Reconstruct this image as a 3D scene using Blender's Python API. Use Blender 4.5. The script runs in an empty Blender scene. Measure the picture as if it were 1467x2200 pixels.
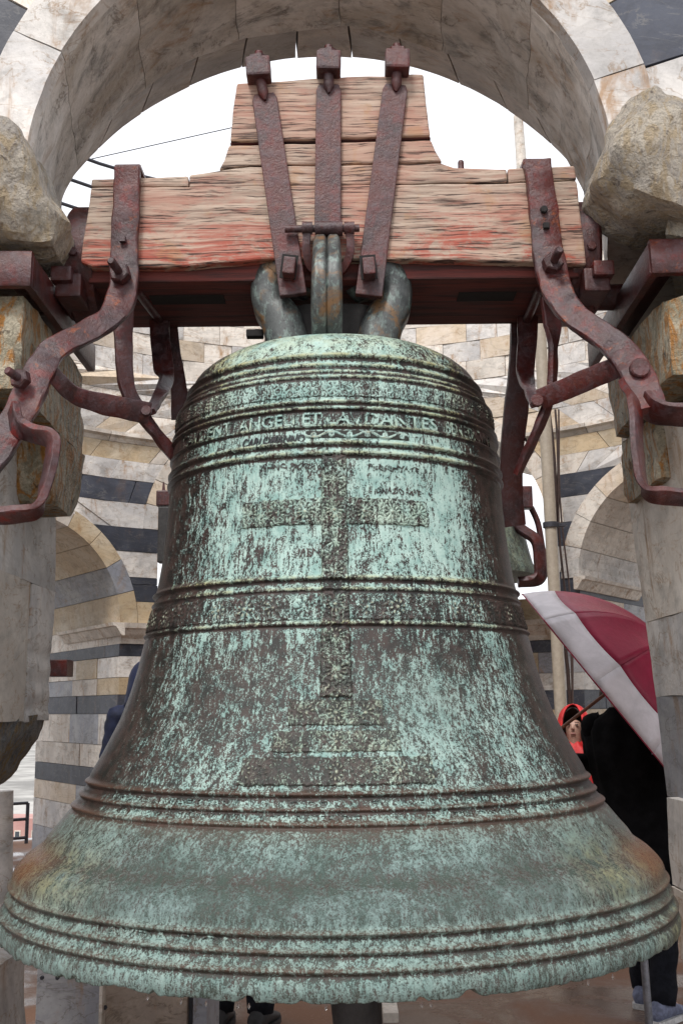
import bpy, bmesh, math, random
import numpy as np
from mathutils import Vector, Matrix, noise
random.seed(7)
sc = bpy.context.scene
COL = sc.collection
# ------------------------------------------------------------------ camera
EYE = 1.5
F = 2237.0; P = math.radians(10.62); RO = math.radians(-0.595)
cP, sP, cR, sR = math.cos(P), math.sin(P), math.cos(RO), math.sin(RO)
Rt = Vector((1, 0, 0)); Up = Vector((0, -sP, cP)); Fw = Vector((0, cP, sP))
cr = Rt*cR + Up*sR; cu = -Rt*sR + Up*cR
camd = bpy.data.cameras.new('camera'); cam = bpy.data.objects.new('camera', camd); COL.objects.link(cam)
M3 = Matrix((cr, cu, -Fw)).transposed()
cam.matrix_world = Matrix.Translation((0, 0, EYE)) @ M3.to_4x4()
camd.sensor_fit = 'VERTICAL'; camd.sensor_height = 24; camd.lens = 24*F/2200
camd.clip_start = 0.05; camd.clip_end = 4000
sc.camera = cam
# ------------------------------------------------------------------ light
w = bpy.data.worlds.new("World"); sc.world = w; w.use_nodes = True
nt = w.node_tree; nt.nodes.clear()
out = nt.nodes.new('ShaderNodeOutputWorld'); bg = nt.nodes.new('ShaderNodeBackground')
sky = nt.nodes.new('ShaderNodeTexSky'); sky.sky_type = 'NISHITA'; sky.sun_disc = False
SUN_EL, SUN_AZ = 52.0, 200.0
sky.sun_elevation = math.radians(SUN_EL); sky.sun_rotation = math.radians(SUN_AZ); sky.dust_density = 3.0
mx = nt.nodes.new('ShaderNodeMixRGB'); mx.inputs[0].default_value = 0.9
mx.inputs[2].default_value = (7.6, 7.7, 8.0, 1)          # even cloud deck over the blue
nt.links.new(sky.outputs[0], mx.inputs[1]); nt.links.new(mx.outputs[0], bg.inputs[0])
bg.inputs[1].default_value = 0.095
nt.links.new(bg.outputs[0], out.inputs[0])
sd = bpy.data.lights.new('sun', 'SUN'); sd.energy = 1.5; sd.angle = math.radians(14); sd.color = (1, .97, .93)
so = bpy.data.objects.new('sun', sd); COL.objects.link(so)
az = math.radians(SUN_AZ); el = math.radians(SUN_EL)
dirv = Vector((math.sin(az)*math.cos(el), math.cos(az)*math.cos(el), math.sin(el)))
so.rotation_euler = dirv.to_track_quat('Z', 'Y').to_euler()
sc.view_settings.view_transform = 'Standard'; sc.view_settings.look = 'None'
sc.view_settings.gamma = 1; sc.view_settings.use_curve_mapping = False
sc.view_settings.exposure = 1.0

# ------------------------------------------------------------------ helpers
def ray(px, py):
    a, b = px-733.5, py-1100
    u = (cR*a + sR*b)/F; v = (-sR*a + cR*b)/F
    d = Rt*u + Fw - Up*v
    return d/d.y
def W(px, py, k):
    """measured point of the photograph, k metres in front of the lens"""
    return ray(px, py)*k + Vector((0, 0, EYE))
def zat(py, k, px=733): return W(px, py, k).z

def tag(o, label=None, cat=None, group=None, kind=None):
    if label: o['label'] = label
    if cat: o['category'] = cat
    if group: o['group'] = group
    if kind: o['kind'] = kind
    return o
def empty(name, loc, label, cat, group=None):
    o = bpy.data.objects.new(name, None); COL.objects.link(o); o.location = loc
    o.empty_display_size = .1
    return tag(o, label, cat, group)
def link(name, me, mat=None, parent=None):
    o = bpy.data.objects.new(name, me); COL.objects.link(o)
    if mat: me.materials.clear(); me.materials.append(mat)
    if parent is not None:
        o.parent = parent
        p = parent; off = Vector((0, 0, 0))
        while p is not None: off += p.location; p = p.parent
        o.location = -off
    return o
def mk(name, vs, fs, mat, parent=None, smooth=False, angle=None):
    me = bpy.data.meshes.new(name); me.from_pydata([tuple(v) for v in vs], [], fs); me.update()
    bm = bmesh.new(); bm.from_mesh(me); bmesh.ops.recalc_face_normals(bm, faces=bm.faces[:]); bm.to_mesh(me); bm.free()
    if smooth:
        me.polygons.foreach_set('use_smooth', [True]*len(me.polygons))
        if angle: me.set_sharp_from_angle(angle=math.radians(angle))
    return link(name, me, mat, parent)

def cube_grid(nx, ny, nz, fn, disp=None):
    """closed block: surface lattice of a unit cube mapped through fn(u,v,w)"""
    idx = {}; vs = []; fs = []
    def vid(i, j, k):
        q = (i, j, k)
        if q not in idx:
            idx[q] = len(vs); p = Vector(fn(i/nx, j/ny, k/nz))
            vs.append(p)
        return idx[q]
    for i in range(nx):
        for j in range(ny):
            for k in (0, nz): fs.append([vid(i, j, k), vid(i+1, j, k), vid(i+1, j+1, k), vid(i, j+1, k)])
    for i in range(nx):
        for k in range(nz):
            for j in (0, ny): fs.append([vid(i, j, k), vid(i+1, j, k), vid(i+1, j, k+1), vid(i, j, k+1)])
    for j in range(ny):
        for k in range(nz):
            for i in (0, nx): fs.append([vid(i, j, k), vid(i, j+1, k), vid(i, j+1, k+1), vid(i, j, k+1)])
    if disp:
        c = sum(vs, Vector())/len(vs)
        vs = [disp(p, c) for p in vs]
    return vs, fs

def rough(amp, sc_, facet=0.0, seed=0):
    def f(p, c):
        q = p*sc_ + Vector((seed*3.1, seed, 0))
        d = noise.noise_vector(q)*amp + noise.noise_vector(q*2.7)*amp*.45 + noise.noise_vector(q*7)*amp*.18
        if facet:
            vd = noise.voronoi(p*sc_*1.3 + Vector((seed, 0, 0)))[0]
            n = (p-c); n.normalize()
            d = d - n*facet*(vd[0])
        return p + d
    return f

def chisel(vs, seed, n=26, lo=.84, hi=.98):
    """fracture facets: cut the convex bulk with random planes"""
    rg = random.Random(seed); c = sum(vs, Vector())/len(vs); q = [v-c for v in vs]
    pls = []
    for _ in range(n):
        d = Vector((rg.gauss(0, 1), rg.gauss(0, 1), rg.gauss(0, 1))).normalized(); h = max(p.dot(d) for p in q); pls.append((d, h*rg.uniform(lo, hi)))
    out = []
    for p in q:
        s_ = 1.0
        for d, h in pls:
            t = p.dot(d)
            if t > h: s_ = min(s_, h/t)
        out.append(c+p*s_)
    return out
def catmull(pts, n=8):
    pts = [Vector(p) for p in pts]; out = []
    ext = [pts[0]*2-pts[1]] + pts + [pts[-1]*2-pts[-2]]
    for i in range(1, len(ext)-2):
        p0, p1, p2, p3 = ext[i-1:i+3]
        for s in range(n):
            t = s/n
            out.append(0.5*((2*p1) + (p2-p0)*t + (2*p0-5*p1+4*p2-p3)*t*t + (3*p1-p0-3*p2+p3)*t**3))
    out.append(pts[-1]); return out
def lerp_list(vals, n, m):
    out = []
    for i in range(len(vals)-1):
        for s in range(n): out.append(vals[i]*(1-s/n) + vals[i+1]*(s/n))
    out.append(vals[-1]); return out

def strap(name, pts, wid, thk, wdir, mat, parent, n=8, wob=.0022, smooth=True, curve=True):
    """flat forged bar swept along pts; wid may be a list, wdir one vector or a list"""
    N = len(pts)
    if not isinstance(wid, (list, tuple)): wid = [wid]*N
    if wdir == 'auto': wd = [((Vector(pts[min(i+1, N-1)])-Vector(pts[max(i-1, 0)])).normalized().cross(Vector((0, 1, .25)))).normalized() for i in range(N)]
    elif isinstance(wdir, (list,)): wd = [Vector(x) for x in wdir]
    else: wd = [Vector(wdir)]*N
    C = catmull(pts, n) if curve else [Vector(p) for p in pts]
    if curve: wid = lerp_list(list(wid), n, 0); wd = lerp_list(wd, n, 0)
    vs = []; fs = []; b = .22
    sec = [(-1, -1+b*1.2), (-1+b*.5, -1), (1-b*.5, -1), (1, -1+b*1.2), (1, 1-b*1.2), (1-b*.5, 1), (-1+b*.5, 1), (-1, 1-b*1.2)]
    for i, c in enumerate(C):
        T = (C[min(i+1, len(C)-1)]-C[max(i-1, 0)]).normalized()
        Wv = (wd[i]-T*wd[i].dot(T)).normalized(); Nv = T.cross(Wv)
        for a, q in sec:
            p = c + Wv*a*wid[i]/2 + Nv*q*thk/2
            p += noise.noise_vector(p*22)*wob
            vs.append(p)
    m = len(sec)
    for i in range(len(C)-1):
        for j in range(m): fs.append([i*m+j, i*m+(j+1) % m, (i+1)*m+(j+1) % m, (i+1)*m+j])
    fs.append(list(range(m))[::-1]); fs.append([(len(C)-1)*m+j for j in range(m)])
    return mk(name, vs, fs, mat, parent, smooth, 40)
def tube_data(pts, rad, seg=12, cap=True):
    N = len(pts); pts = [Vector(p) for p in pts]
    if not isinstance(rad, (list, tuple)): rad = [rad]*N
    vs = []; fs = []; prev = None
    for i, c in enumerate(pts):
        T = (pts[min(i+1, N-1)]-pts[max(i-1, 0)]).normalized()
        if prev is None: a = T.orthogonal().normalized()
        else: a = (prev-T*prev.dot(T)).normalized()
        prev = a; b = T.cross(a)
        for j in range(seg):
            t = 2*math.pi*j/seg; vs.append(c + (a*math.cos(t)+b*math.sin(t))*rad[i])
    for i in range(N-1):
        for j in range(seg): fs.append([i*seg+j, i*seg+(j+1) % seg, (i+1)*seg+(j+1) % seg, (i+1)*seg+j])
    if cap: fs.append(list(range(seg))[::-1]); fs.append([(N-1)*seg+j for j in range(seg)])
    return vs, fs
def tube(name, pts, rad, mat, parent=None, seg=12, curve=False, n=6):
    if curve:
        if isinstance(rad, (list, tuple)): rad = lerp_list(list(rad), n, 0)
        pts = catmull(pts, n)
    vs, fs = tube_data(pts, rad, seg)
    return mk(name, vs, fs, mat, parent, True, 50)
def loft(rings, close=True):
    m = len(rings[0]); vs = [p for r in rings for p in r]; fs = []
    for i in range(len(rings)-1):
        for j in range(m): fs.append([i*m+j, i*m+(j+1) % m, (i+1)*m+(j+1) % m, (i+1)*m+j])
    if close: fs.append(list(range(m))[::-1]); fs.append([(len(rings)-1)*m+j for j in range(m)])
    return vs, fs
def merge(lst):
    V = []; Fc = []
    for vs, fs in lst:
        o = len(V); V += list(vs); Fc += [[i+o for i in f] for f in fs]
    return V, Fc
def box_data(c, s, bev=.08, rot=None):
    """box with chamfered edges; bev = fraction of the smallest side"""
    bm = bmesh.new(); bmesh.ops.create_cube(bm, size=1)
    for v in bm.verts: v.co = Vector((v.co.x*s[0], v.co.y*s[1], v.co.z*s[2]))
    if bev: bmesh.ops.bevel(bm, geom=bm.edges[:], offset=bev*min(s), segments=2, affect='EDGES', profile=.6)
    R = rot or Matrix.Identity(3)
    vs = [R @ v.co + Vector(c) for v in bm.verts]; bm.verts.index_update()
    fs = [[v.index for v in f.verts] for f in bm.faces]; bm.free()
    return vs, fs
def prism(name, poly, thick, mat, parent, bev=.004, axis='y'):
    """poly: points of the front outline (Vectors in one plane facing -y), extruded back by thick"""
    bm = bmesh.new(); vs = [bm.verts.new(p) for p in poly]; f = bm.faces.new(vs)
    r = bmesh.ops.extrude_face_region(bm, geom=[f])
    for g in r['geom']:
        if isinstance(g, bmesh.types.BMVert): g.co += Vector(thick)
    bmesh.ops.recalc_face_normals(bm, faces=bm.faces[:])
    if bev: bmesh.ops.bevel(bm, geom=[e for e in bm.edges if e.calc_face_angle(0) > .5], offset=bev, segments=2, affect='EDGES', profile=.5)
    me = bpy.data.meshes.new(name); bm.to_mesh(me); bm.free()
    return link(name, me, mat, parent)

# ------------------------------------------------------------------ materials
class NB:
    def __init__(s, name):
        s.m = bpy.data.materials.new(name); s.m.use_nodes = True; s.t = s.m.node_tree
        s.b = s.t.nodes['Principled BSDF']; s.tc = s.t.nodes.new('ShaderNodeTexCoord')
        s.oi = None
    def n(s, ty, **kw):
        x = s.t.nodes.new(ty)
        for k, v in kw.items(): setattr(x, k, v)
        return x
    def l(s, a, b): s.t.links.new(a, b)
    def val(s, sock, v):
        if hasattr(v, 'bl_idname') or isinstance(v, bpy.types.NodeSocket): s.l(v, sock)
        elif isinstance(v, tuple) and len(v) == 3 and sock.type == 'RGBA': sock.default_value = (*v, 1)
        else: sock.default_value = v
    def coords(s, scale=(1, 1, 1), rot=(0, 0, 0), shift=True):
        mp = s.n('ShaderNodeMapping'); mp.inputs['Scale'].default_value = scale; mp.inputs['Rotation'].default_value = rot
        if shift:
            if s.oi is None: s.oi = s.n('ShaderNodeObjectInfo')
            mul = s.n('ShaderNodeVectorMath', operation='MULTIPLY'); s.l(s.oi.outputs['Random'], mul.inputs[0]); mul.inputs[1].default_value = (7.3, 3.1, 5.7)
            add = s.n('ShaderNodeVectorMath', operation='ADD'); s.l(s.tc.outputs['Object'], add.inputs[0]); s.l(mul.outputs[0], add.inputs[1])
            s.l(add.outputs[0], mp.inputs[0])
        else: s.l(s.tc.outputs['Object'], mp.inputs[0])
        return mp.outputs[0]
    def noise(s, scale, detail=6, rough=.6, co=None, dist=0):
        x = s.n('ShaderNodeTexNoise'); x.inputs['Scale'].default_value = scale; x.inputs['Detail'].default_value = detail
        x.inputs['Roughness'].default_value = rough; x.inputs['Distortion'].default_value = dist
        if co is not None: s.l(co, x.inputs['Vector'])
        return x.outputs['Fac']
    def vor(s, scale, co=None, feature='F1', out='Distance'):
        x = s.n('ShaderNodeTexVoronoi'); x.feature = feature; x.inputs['Scale'].default_value = scale
        if co is not None: s.l(co, x.inputs['Vector'])
        return x.outputs[out]
    def ramp(s, f, a, b, c0=(0, 0, 0), c1=(1, 1, 1)):
        x = s.n('ShaderNodeMapRange'); x.inputs['From Min'].default_value = a; x.inputs['From Max'].default_value = b
        x.interpolation_type = 'SMOOTHSTEP'; s.l(f, x.inputs['Value']); return x.outputs[0]
    def mix(s, f, a, b, mode='MIX'):
        x = s.n('ShaderNodeMix', data_type='RGBA', blend_type=mode); x.clamp_factor = True
        s.val(x.inputs[0], f); s.val(x.inputs[6], a); s.val(x.inputs[7], b); return x.outputs[2]
    def math(s, op, a, b=0.0, clamp=False):
        x = s.n('ShaderNodeMath', operation=op); x.use_clamp = clamp
        s.val(x.inputs[0], a); s.val(x.inputs[1], b); return x.outputs[0]
    def attr(s, name):
        x = s.n('ShaderNodeAttribute'); x.attribute_name = name; return x.outputs['Fac']
    def bump(s, h, strength=.5, dist=.01, prev=None):
        x = s.n('ShaderNodeBump'); x.inputs['Strength'].default_value = strength; x.inputs['Distance'].default_value = dist
        s.l(h, x.inputs['Height'])
        if prev is not None: s.l(prev, x.inputs['Normal'])
        return x.outputs[0]
    def done(s, col, rough=.7, nrm=None, metal=0.0, spec=.5):
        s.val(s.b.inputs['Base Color'], col); s.val(s.b.inputs['Roughness'], rough); s.val(s.b.inputs['Metallic'], metal)
        s.b.inputs['Specular IOR Level'].default_value = spec
        if nrm is not None: s.l(nrm, s.b.inputs['Normal'])
        return s.m
MAT = {}
def marble(name, base, vein, alt, rusty=.25, dirt=.35, bump=.35, vs=1.0, wet=.55):
    s = NB(name); co = s.coords(); cs = s.coords((1.2, 1.2, 3.0), (.5, .6, .3))
    n1 = s.noise(2.2*vs, 6, .62, co, .6); n2 = s.noise(9*vs, 8, .7, co, .3); n3 = s.noise(70*vs, 6, .7, co)
    c = s.mix(s.ramp(n1, .38, .64), base, alt)
    # thin veins: a band around 0.5 of a warped noise
    v = s.noise(2.6*vs, 7, .6, cs, 1.6); va = s.math('ABSOLUTE', s.math('SUBTRACT', v, .5))
    vm = s.math('SUBTRACT', 1.0, s.ramp(va, 0.0, .022)); vm = s.math('MULTIPLY', vm, s.ramp(n2, .35, .6))
    c = s.mix(s.math('MULTIPLY', vm, .75), c, vein)
    v2 = s.noise(1.3*vs, 4, .5, cs, 2.5); v2m = s.math('SUBTRACT', 1.0, s.ramp(s.math('ABSOLUTE', s.math('SUBTRACT', v2, .47)), 0, .06))
    c = s.mix(s.math('MULTIPLY', v2m, .3), c, tuple(x*.55 for x in base))
    rs = s.math('MULTIPLY', s.ramp(s.noise(5*vs, 5, .7, s.coords((1.4, 1.4, .5)), .5), .54, .72), rusty)
    c = s.mix(rs, c, (.30, .15, .045))
    d = s.math('MULTIPLY', s.ramp(n2, .46, .74), dirt); c = s.mix(d, c, (.10, .095, .085))
    c = s.mix(s.math('MULTIPLY', s.ramp(n3, .5, .75), .22), c, (.07, .065, .06))
    rv = s.n('ShaderNodeHueSaturation'); s.l(c, rv.inputs['Color'])
    s.l(s.math('ADD', s.math('MULTIPLY', s.oi.outputs['Random'], .3), .85), rv.inputs['Value'])
    h = s.math('ADD', s.math('MULTIPLY', n2, 1.0), s.math('MULTIPLY', n3, .35))
    return s.done(rv.outputs[0], s.math('ADD', s.math('MULTIPLY', n2, .35), wet-.15), s.bump(h, bump, .012))
MAT['white'] = marble('white_marble', (.66, .62, .58), (.28, .18, .10), (.46, .44, .43), .8, .5, .3)
MAT['pale'] = marble('pale_marble', (.70, .64, .57), (.36, .21, .10), (.52, .46, .40), .85, .45, .25)
MAT['tan'] = marble('tan_stone', (.46, .35, .22), (.26, .16, .08), (.50, .42, .31), .55, .2, .2)
MAT['tan2'] = marble('light_tan_stone', (.52, .42, .31), (.30, .19, .10), (.58, .50, .42), .5, .2, .2)
MAT['slate'] = marble('dark_marble', (.028, .031, .046), (.13, .125, .125), (.052, .058, .080), .12, .15, .2)
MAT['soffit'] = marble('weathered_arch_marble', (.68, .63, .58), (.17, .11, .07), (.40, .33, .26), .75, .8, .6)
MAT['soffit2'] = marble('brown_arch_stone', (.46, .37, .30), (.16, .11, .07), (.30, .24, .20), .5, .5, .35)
MAT['grey'] = marble('grey_marble', (.27, .28, .32), (.14, .12, .1), (.36, .36, .37), .5, .35, .3)

def rock_mat(name, a, b, c3, dark):
    s = NB(name); co = s.coords(shift=False); cz = s.coords((2.2, 2.2, .7), shift=False)
    n1 = s.noise(7, 9, .7, co, 1.2); n2 = s.noise(26, 8, .7, co, .4); n3 = s.noise(14, 6, .7, cz, .8); n4 = s.noise(90, 5, .7, co)
    c = s.mix(s.ramp(n1, .4, .6), a, b); c = s.mix(s.ramp(n3, .45, .60), c, c3)
    c = s.mix(s.ramp(n2, .54, .70), c, dark); c = s.mix(s.math('MULTIPLY', s.ramp(n4, .45, .7), .4), c, tuple(x*.5 for x in dark))
    h = s.math('ADD', n2, s.math('MULTIPLY', n4, .45))
    return s.done(c, s.math('ADD', s.math('MULTIPLY', n2, .5), .3), s.bump(h, 1.0, .05))
MAT['rock_rust'] = rock_mat('rust_stained_rock', (.66, .58, .43), (.36, .32, .22), (.50, .22, .045), (.08, .05, .03))
MAT['rock_cap'] = rock_mat('broken_capital_stone', (.70, .62, .51), (.48, .43, .38), (.55, .43, .28), (.14, .105, .085))
MAT['rock_dark'] = rock_mat('dark_broken_stone', (.17, .175, .185), (.30, .29, .26), (.34, .22, .08), (.05, .05, .05))

def iron(name, red=.4, orange=.25, base=(.040, .017, .019)):
    s = NB(name); co = s.coords(shift=False)
    n1 = s.noise(7, 6, .65, co, .3); n2 = s.noise(35, 8, .75, co, .4); n3 = s.noise(140, 5, .7, co)
    c = s.mix(s.ramp(n1, .35, .65), base, (.10, .022, .018))
    c = s.mix(s.math('MULTIPLY', s.ramp(n2, .47, .60), .38), c, (.15, .105, .12))
    c = s.mix(s.math('MULTIPLY', s.ramp(s.noise(16, 6, .7, co), .50, .66), red), c, (.20, .018, .014))
    c = s.mix(s.math('MULTIPLY', s.ramp(s.noise(24, 7, .75, co, .6), .56, .68), orange), c, (.28, .075, .028))
    c = s.mix(s.math('MULTIPLY', s.ramp(n3, .6, .74), .6), c, (.22, .17, .17))
    c = s.mix(s.math('MULTIPLY', s.ramp(n2, .58, .7), .5), c, (.018, .009, .009))
    hv = s.n('ShaderNodeHueSaturation'); s.l(c, hv.inputs['Color']); hv.inputs['Value'].default_value = .74; hv.inputs['Saturation'].default_value = 1.08; c = hv.outputs[0]
    h = s.math('ADD', n2, s.math('MULTIPLY', n3, .5))
    return s.done(c, s.math('ADD', s.math('MULTIPLY', n2, .5), .14), s.bump(h, .55, .006), 0.0, .5)
MAT['iron'] = iron('rusted_wrought_iron'); MAT['iron_o'] = iron('orange_rusted_iron', .6, .9)
MAT['iron_d'] = iron('dark_rusted_iron', .1, .1, (.03, .012, .014)); MAT['iron_r'] = iron('red_paint_iron', 1.0, .3)

def wood_mat(name, redz=True):
    s = NB(name); co = s.coords((1, 3, 1), shift=False); cl = s.coords((3.0, 30, 85)); cf = s.coords((9, 60, 250))
    ww = s.noise(2.2, 4, .6, co, .5)
    # grain warped so it flows round knots
    mp = s.n('ShaderNodeVectorMath', operation='ADD'); cx = s.n('ShaderNodeCombineXYZ'); s.l(s.math('MULTIPLY', s.noise(3.4, 3, .5, s.coords((1, 1, 2.0))), 2.6), cx.inputs[2])
    s.l(cl, mp.inputs[0]); s.l(cx.outputs[0], mp.inputs[1])
    g = s.noise(1.0, 7, .65, mp.outputs[0], .3)
    mp2 = s.n('ShaderNodeVectorMath', operation='ADD'); cx2 = s.n('ShaderNodeCombineXYZ'); s.l(s.math('MULTIPLY', s.noise(3.4, 3, .5, s.coords((1, 1, 2.0))), 9.0), cx2.inputs[2])
    s.l(cf, mp2.inputs[0]); s.l(cx2.outputs[0], mp2.inputs[1])
    g2 = s.noise(1.0, 5, .6, mp2.outputs[0], .2)
    c = s.mix(s.ramp(g, .35, .65), (.24, .165, .125), (.46, .365, .29))
    c = s.mix(s.math('MULTIPLY', s.ramp(ww, .48, .66), .5), c, (.40, .21, .15))
    red = s.math('MULTIPLY', s.ramp(s.noise(4.2, 8, .75, s.coords((1, 1, 2.6), shift=False), .4), .45, .56), .9)
    red = s.math('MULTIPLY', red, s.ramp(g, .70, .42))
    # paint survives best low on the beam
    sx = s.n('ShaderNodeSeparateXYZ'); s.l(s.tc.outputs['Object'], sx.inputs[0])
    low = s.ramp(s.math('ADD', sx.outputs[2], s.math('MULTIPLY', s.noise(6, 4, .6, co), .22)), 3.10, 2.85)
    c = s.mix(s.math('MULTIPLY', s.math('ADD', s.math('MULTIPLY', low, .95), .3), red), c, (.34, .075, .048))
    c = s.mix(s.math('MULTIPLY', s.ramp(s.noise(12, 5, .6, co), .56, .68), .4), c, (.36, .19, .08))
    crack = s.ramp(g2, .45, .37); c = s.mix(s.math('MULTIPLY', crack, .92), c, (.035, .016, .013))
    ck2 = s.ramp(g, .40, .33); c = s.mix(ck2, c, (.02, .010, .009))
    h = s.math('SUBTRACT', s.math('MULTIPLY', g, 1.0), s.math('MULTIPLY', crack, .6))
    return s.done(c, .8, s.bump(h, .55, .003))
MAT['wood'] = wood_mat('weathered_red_oak')
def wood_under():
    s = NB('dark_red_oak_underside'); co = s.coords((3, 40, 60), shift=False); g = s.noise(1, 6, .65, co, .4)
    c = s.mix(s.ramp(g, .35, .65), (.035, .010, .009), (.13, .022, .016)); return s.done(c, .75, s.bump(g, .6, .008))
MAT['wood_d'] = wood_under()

def bell_mat(name='verdigris_bronze', detail=True):
    s = NB(name); co = s.coords(shift=False); cz = s.coords((1, 1, .5), shift=False)
    cov = s.attr('patina_and_shade'); tone = s.attr('tone'); rel = s.attr('relief'); warm = s.attr('lichen')
    a = s.noise(165, 7, .8, cz, .4); b = s.noise(42, 8, .75, cz, .5); d = s.noise(330, 3, .7, co); e = s.noise(6, 5, .6, cz, .4)
    streak = s.noise(1, 6, .7, s.coords((120, 120, 8), shift=False), .25)
    def cen(x, g): return s.math('MULTIPLY', s.math('SUBTRACT', x, .5), g)
    f = s.math('ADD', s.math('ADD', cen(a, 1.35), cen(b, .85)), s.math('ADD', cen(d, .9), s.math('ADD', cen(e, .55), cen(streak, .75))))
    f = s.math('ADD', f, s.math('ADD', cen(cov, .40), .5))
    m = s.ramp(f, .485, .520)
    soft = s.ramp(f, .30, .72)
    mm = s.n('ShaderNodeMix', data_type='FLOAT'); s.l(tone, mm.inputs[0]); s.l(m, mm.inputs[2]); s.l(soft, mm.inputs[3])
    mask = mm.outputs[0]
    green = s.mix(s.ramp(s.noise(14, 6, .7, co), .35, .65), (.20, .335, .305), (.345, .475, .43))
    green = s.mix(s.math('MULTIPLY', s.ramp(s.noise(50, 6, .8, cz), .42, .62), .5), green, (.44, .58, .52))
    grey = s.mix(s.ramp(s.noise(9, 7, .7, cz, .5), .38, .62), (.075, .112, .100), (.150, .212, .200))
    green = s.mix(tone, green, grey)
    green = s.mix(s.math('MULTIPLY', warm, s.ramp(s.noise(18, 7, .75, co), .34, .58)), green, (.36, .31, .12))
    dark = s.mix(s.ramp(s.noise(28, 6, .7, co), .38, .62), (.010, .009, .008), (.044, .026, .022))
    dark = s.mix(tone, dark, s.mix(s.ramp(b, .4, .6), (.045, .064, .052), (.058, .040, .034)))
    dark = s.mix(s.attr('rust'), dark, (.15, .06, .028)); green = s.mix(s.math('MULTIPLY', s.attr('rust'), .75), green, (.18, .10, .045))
    c = s.mix(mask, dark, green)
    # relief crests rub pale, valleys hold black dirt
    c = s.mix(s.math('MULTIPLY', s.ramp(rel, .55, .85), s.ramp(a, .34, .54)), c, (.38, .41, .31))
    c = s.mix(s.ramp(rel, .34, .12), c, (.022, .022, .018))
    h = s.math('ADD', s.math('MULTIPLY', mask, .45), s.math('MULTIPLY', d, .5)); h = s.math('ADD', h, s.math('MULTIPLY', a, .5))
    r = s.math('SUBTRACT', s.math('ADD', s.math('MULTIPLY', mask, .25), .38), s.math('MULTIPLY', tone, .16))
    return s.done(c, r, s.bump(h, .6, .004), 0.0, .36)
MAT['bell'] = bell_mat()
def plain(name, col, rough=.6, metal=0., var=.25, scale=30, bump=.2, spec=.5):
    s = NB(name); co = s.coords(shift=False); n = s.noise(scale, 6, .65, co)
    c = s.mix(s.ramp(n, .35, .68), tuple(x*(1-var) for x in col), tuple(min(1, x*(1+var)) for x in col))
    return s.done(c, rough, s.bump(n, bump, .004), metal, spec)
def bronze_dark():
    s = NB('dark_crown_bronze'); co = s.coords(shift=False)
    n1 = s.noise(9, 7, .7, co, .5); n2 = s.noise(45, 7, .75, s.coords((1, 1, .5), shift=False)); 
    c = s.mix(s.ramp(n1, .35, .6), (.030, .034, .034), (.075, .080, .078))
    c = s.mix(s.math('MULTIPLY', s.ramp(n2, .50, .62), .7), c, (.17, .22, .20))
    c = s.mix(s.math('MULTIPLY', s.ramp(s.noise(11, 6, .7, co, .8), .52, .66), .8), c, (.20, .10, .035))
    c = s.mix(s.math('MULTIPLY', s.ramp(s.noise(80, 4, .7, co), .56, .68), .6), c, (.02, .018, .016))
    return s.done(c, .42, s.bump(n2, .4, .006), .25)
MAT['bronze'] = bronze_dark()
MAT['marker'] = plain('black_marker', (.012, .012, .014), .6)
MAT['darkhole'] = plain('hole_shade_black', (.012, .010, .010), .9)  # shade of slots and crown gap put into colour; also black lug, bolt heads
MAT['mortar'] = plain('old_mortar', (.27, .24, .21), .95, 0, .3, 40)
MAT['pipe'] = plain('beige_painted_pipe', (.34, .29, .23), .45, 0, .1)
MAT['cable'] = plain('brown_cable', (.06, .035, .03), .5)
MAT['black_rubber'] = plain('black_hose', (.012, .016, .016), .45)
MAT['black_cloth'] = plain('black_cloth', (.007, .007, .008), .95, 0, .4, 12, .4, .1)
MAT['trouser'] = plain('dark_trousers', (.012, .013, .018), .95, 0, .3, 30, .4, .15)
MAT['navy'] = plain('navy_rain_jacket', (.010, .016, .050), .7, 0, .4, 12, .4)
MAT['red_cloth'] = plain('red_rain_jacket', (.55, .018, .02), .6, 0, .25, 14, .4)
MAT['grey_cloth'] = plain('grey_scarf', (.05, .05, .06), .8)
MAT['skin'] = plain('skin', (.42, .25, .19), .5, 0, .06)  # darkened so the colour carries the shade on the hooded face
MAT['hair'] = plain('dark_hair', (.02, .013, .01), .5)
MAT['eye'] = plain('dark_eye', (.02, .015, .012), .3); MAT['lip'] = plain('lips', (.30, .13, .11), .5)
MAT['shoe'] = plain('grey_blue_sneaker', (.16, .18, .27), .7, 0, .3, 40); MAT['sole'] = plain('white_sole', (.6, .6, .6), .6)
MAT['shoe_d'] = plain('black_shoe', (.02, .02, .022), .6)
MAT['wood_h'] = plain('brown_wooden_shaft', (.22, .085, .045), .4)
MAT['steel'] = plain('grey_steel', (.22, .23, .26), .4, .7)
MAT['rail'] = plain('dark_railing', (.04, .04, .05), .5, .3)
MAT['metal_cl'] = plain('dark_clapper_iron', (.035, .033, .033), .6, .3)
def umb(name, col):
    s = NB(name); co = s.coords(shift=False); n = s.noise(60, 5, .7, co); n2 = s.noise(9, 4, .6, co, .4)
    c = s.mix(s.ramp(n2, .3, .7), tuple(x*.85 for x in col), tuple(min(1, x*1.1) for x in col))
    return s.done(c, s.math('ADD', s.math('MULTIPLY', n, .4), .2), s.bump(n, .3, .004), 0.0, .35)
MAT['umb_r'] = umb('wet_burgundy_fabric', (.30, .012, .050)); MAT['umb_w'] = umb('wet_off_white_fabric', (.70, .66, .70))
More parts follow.
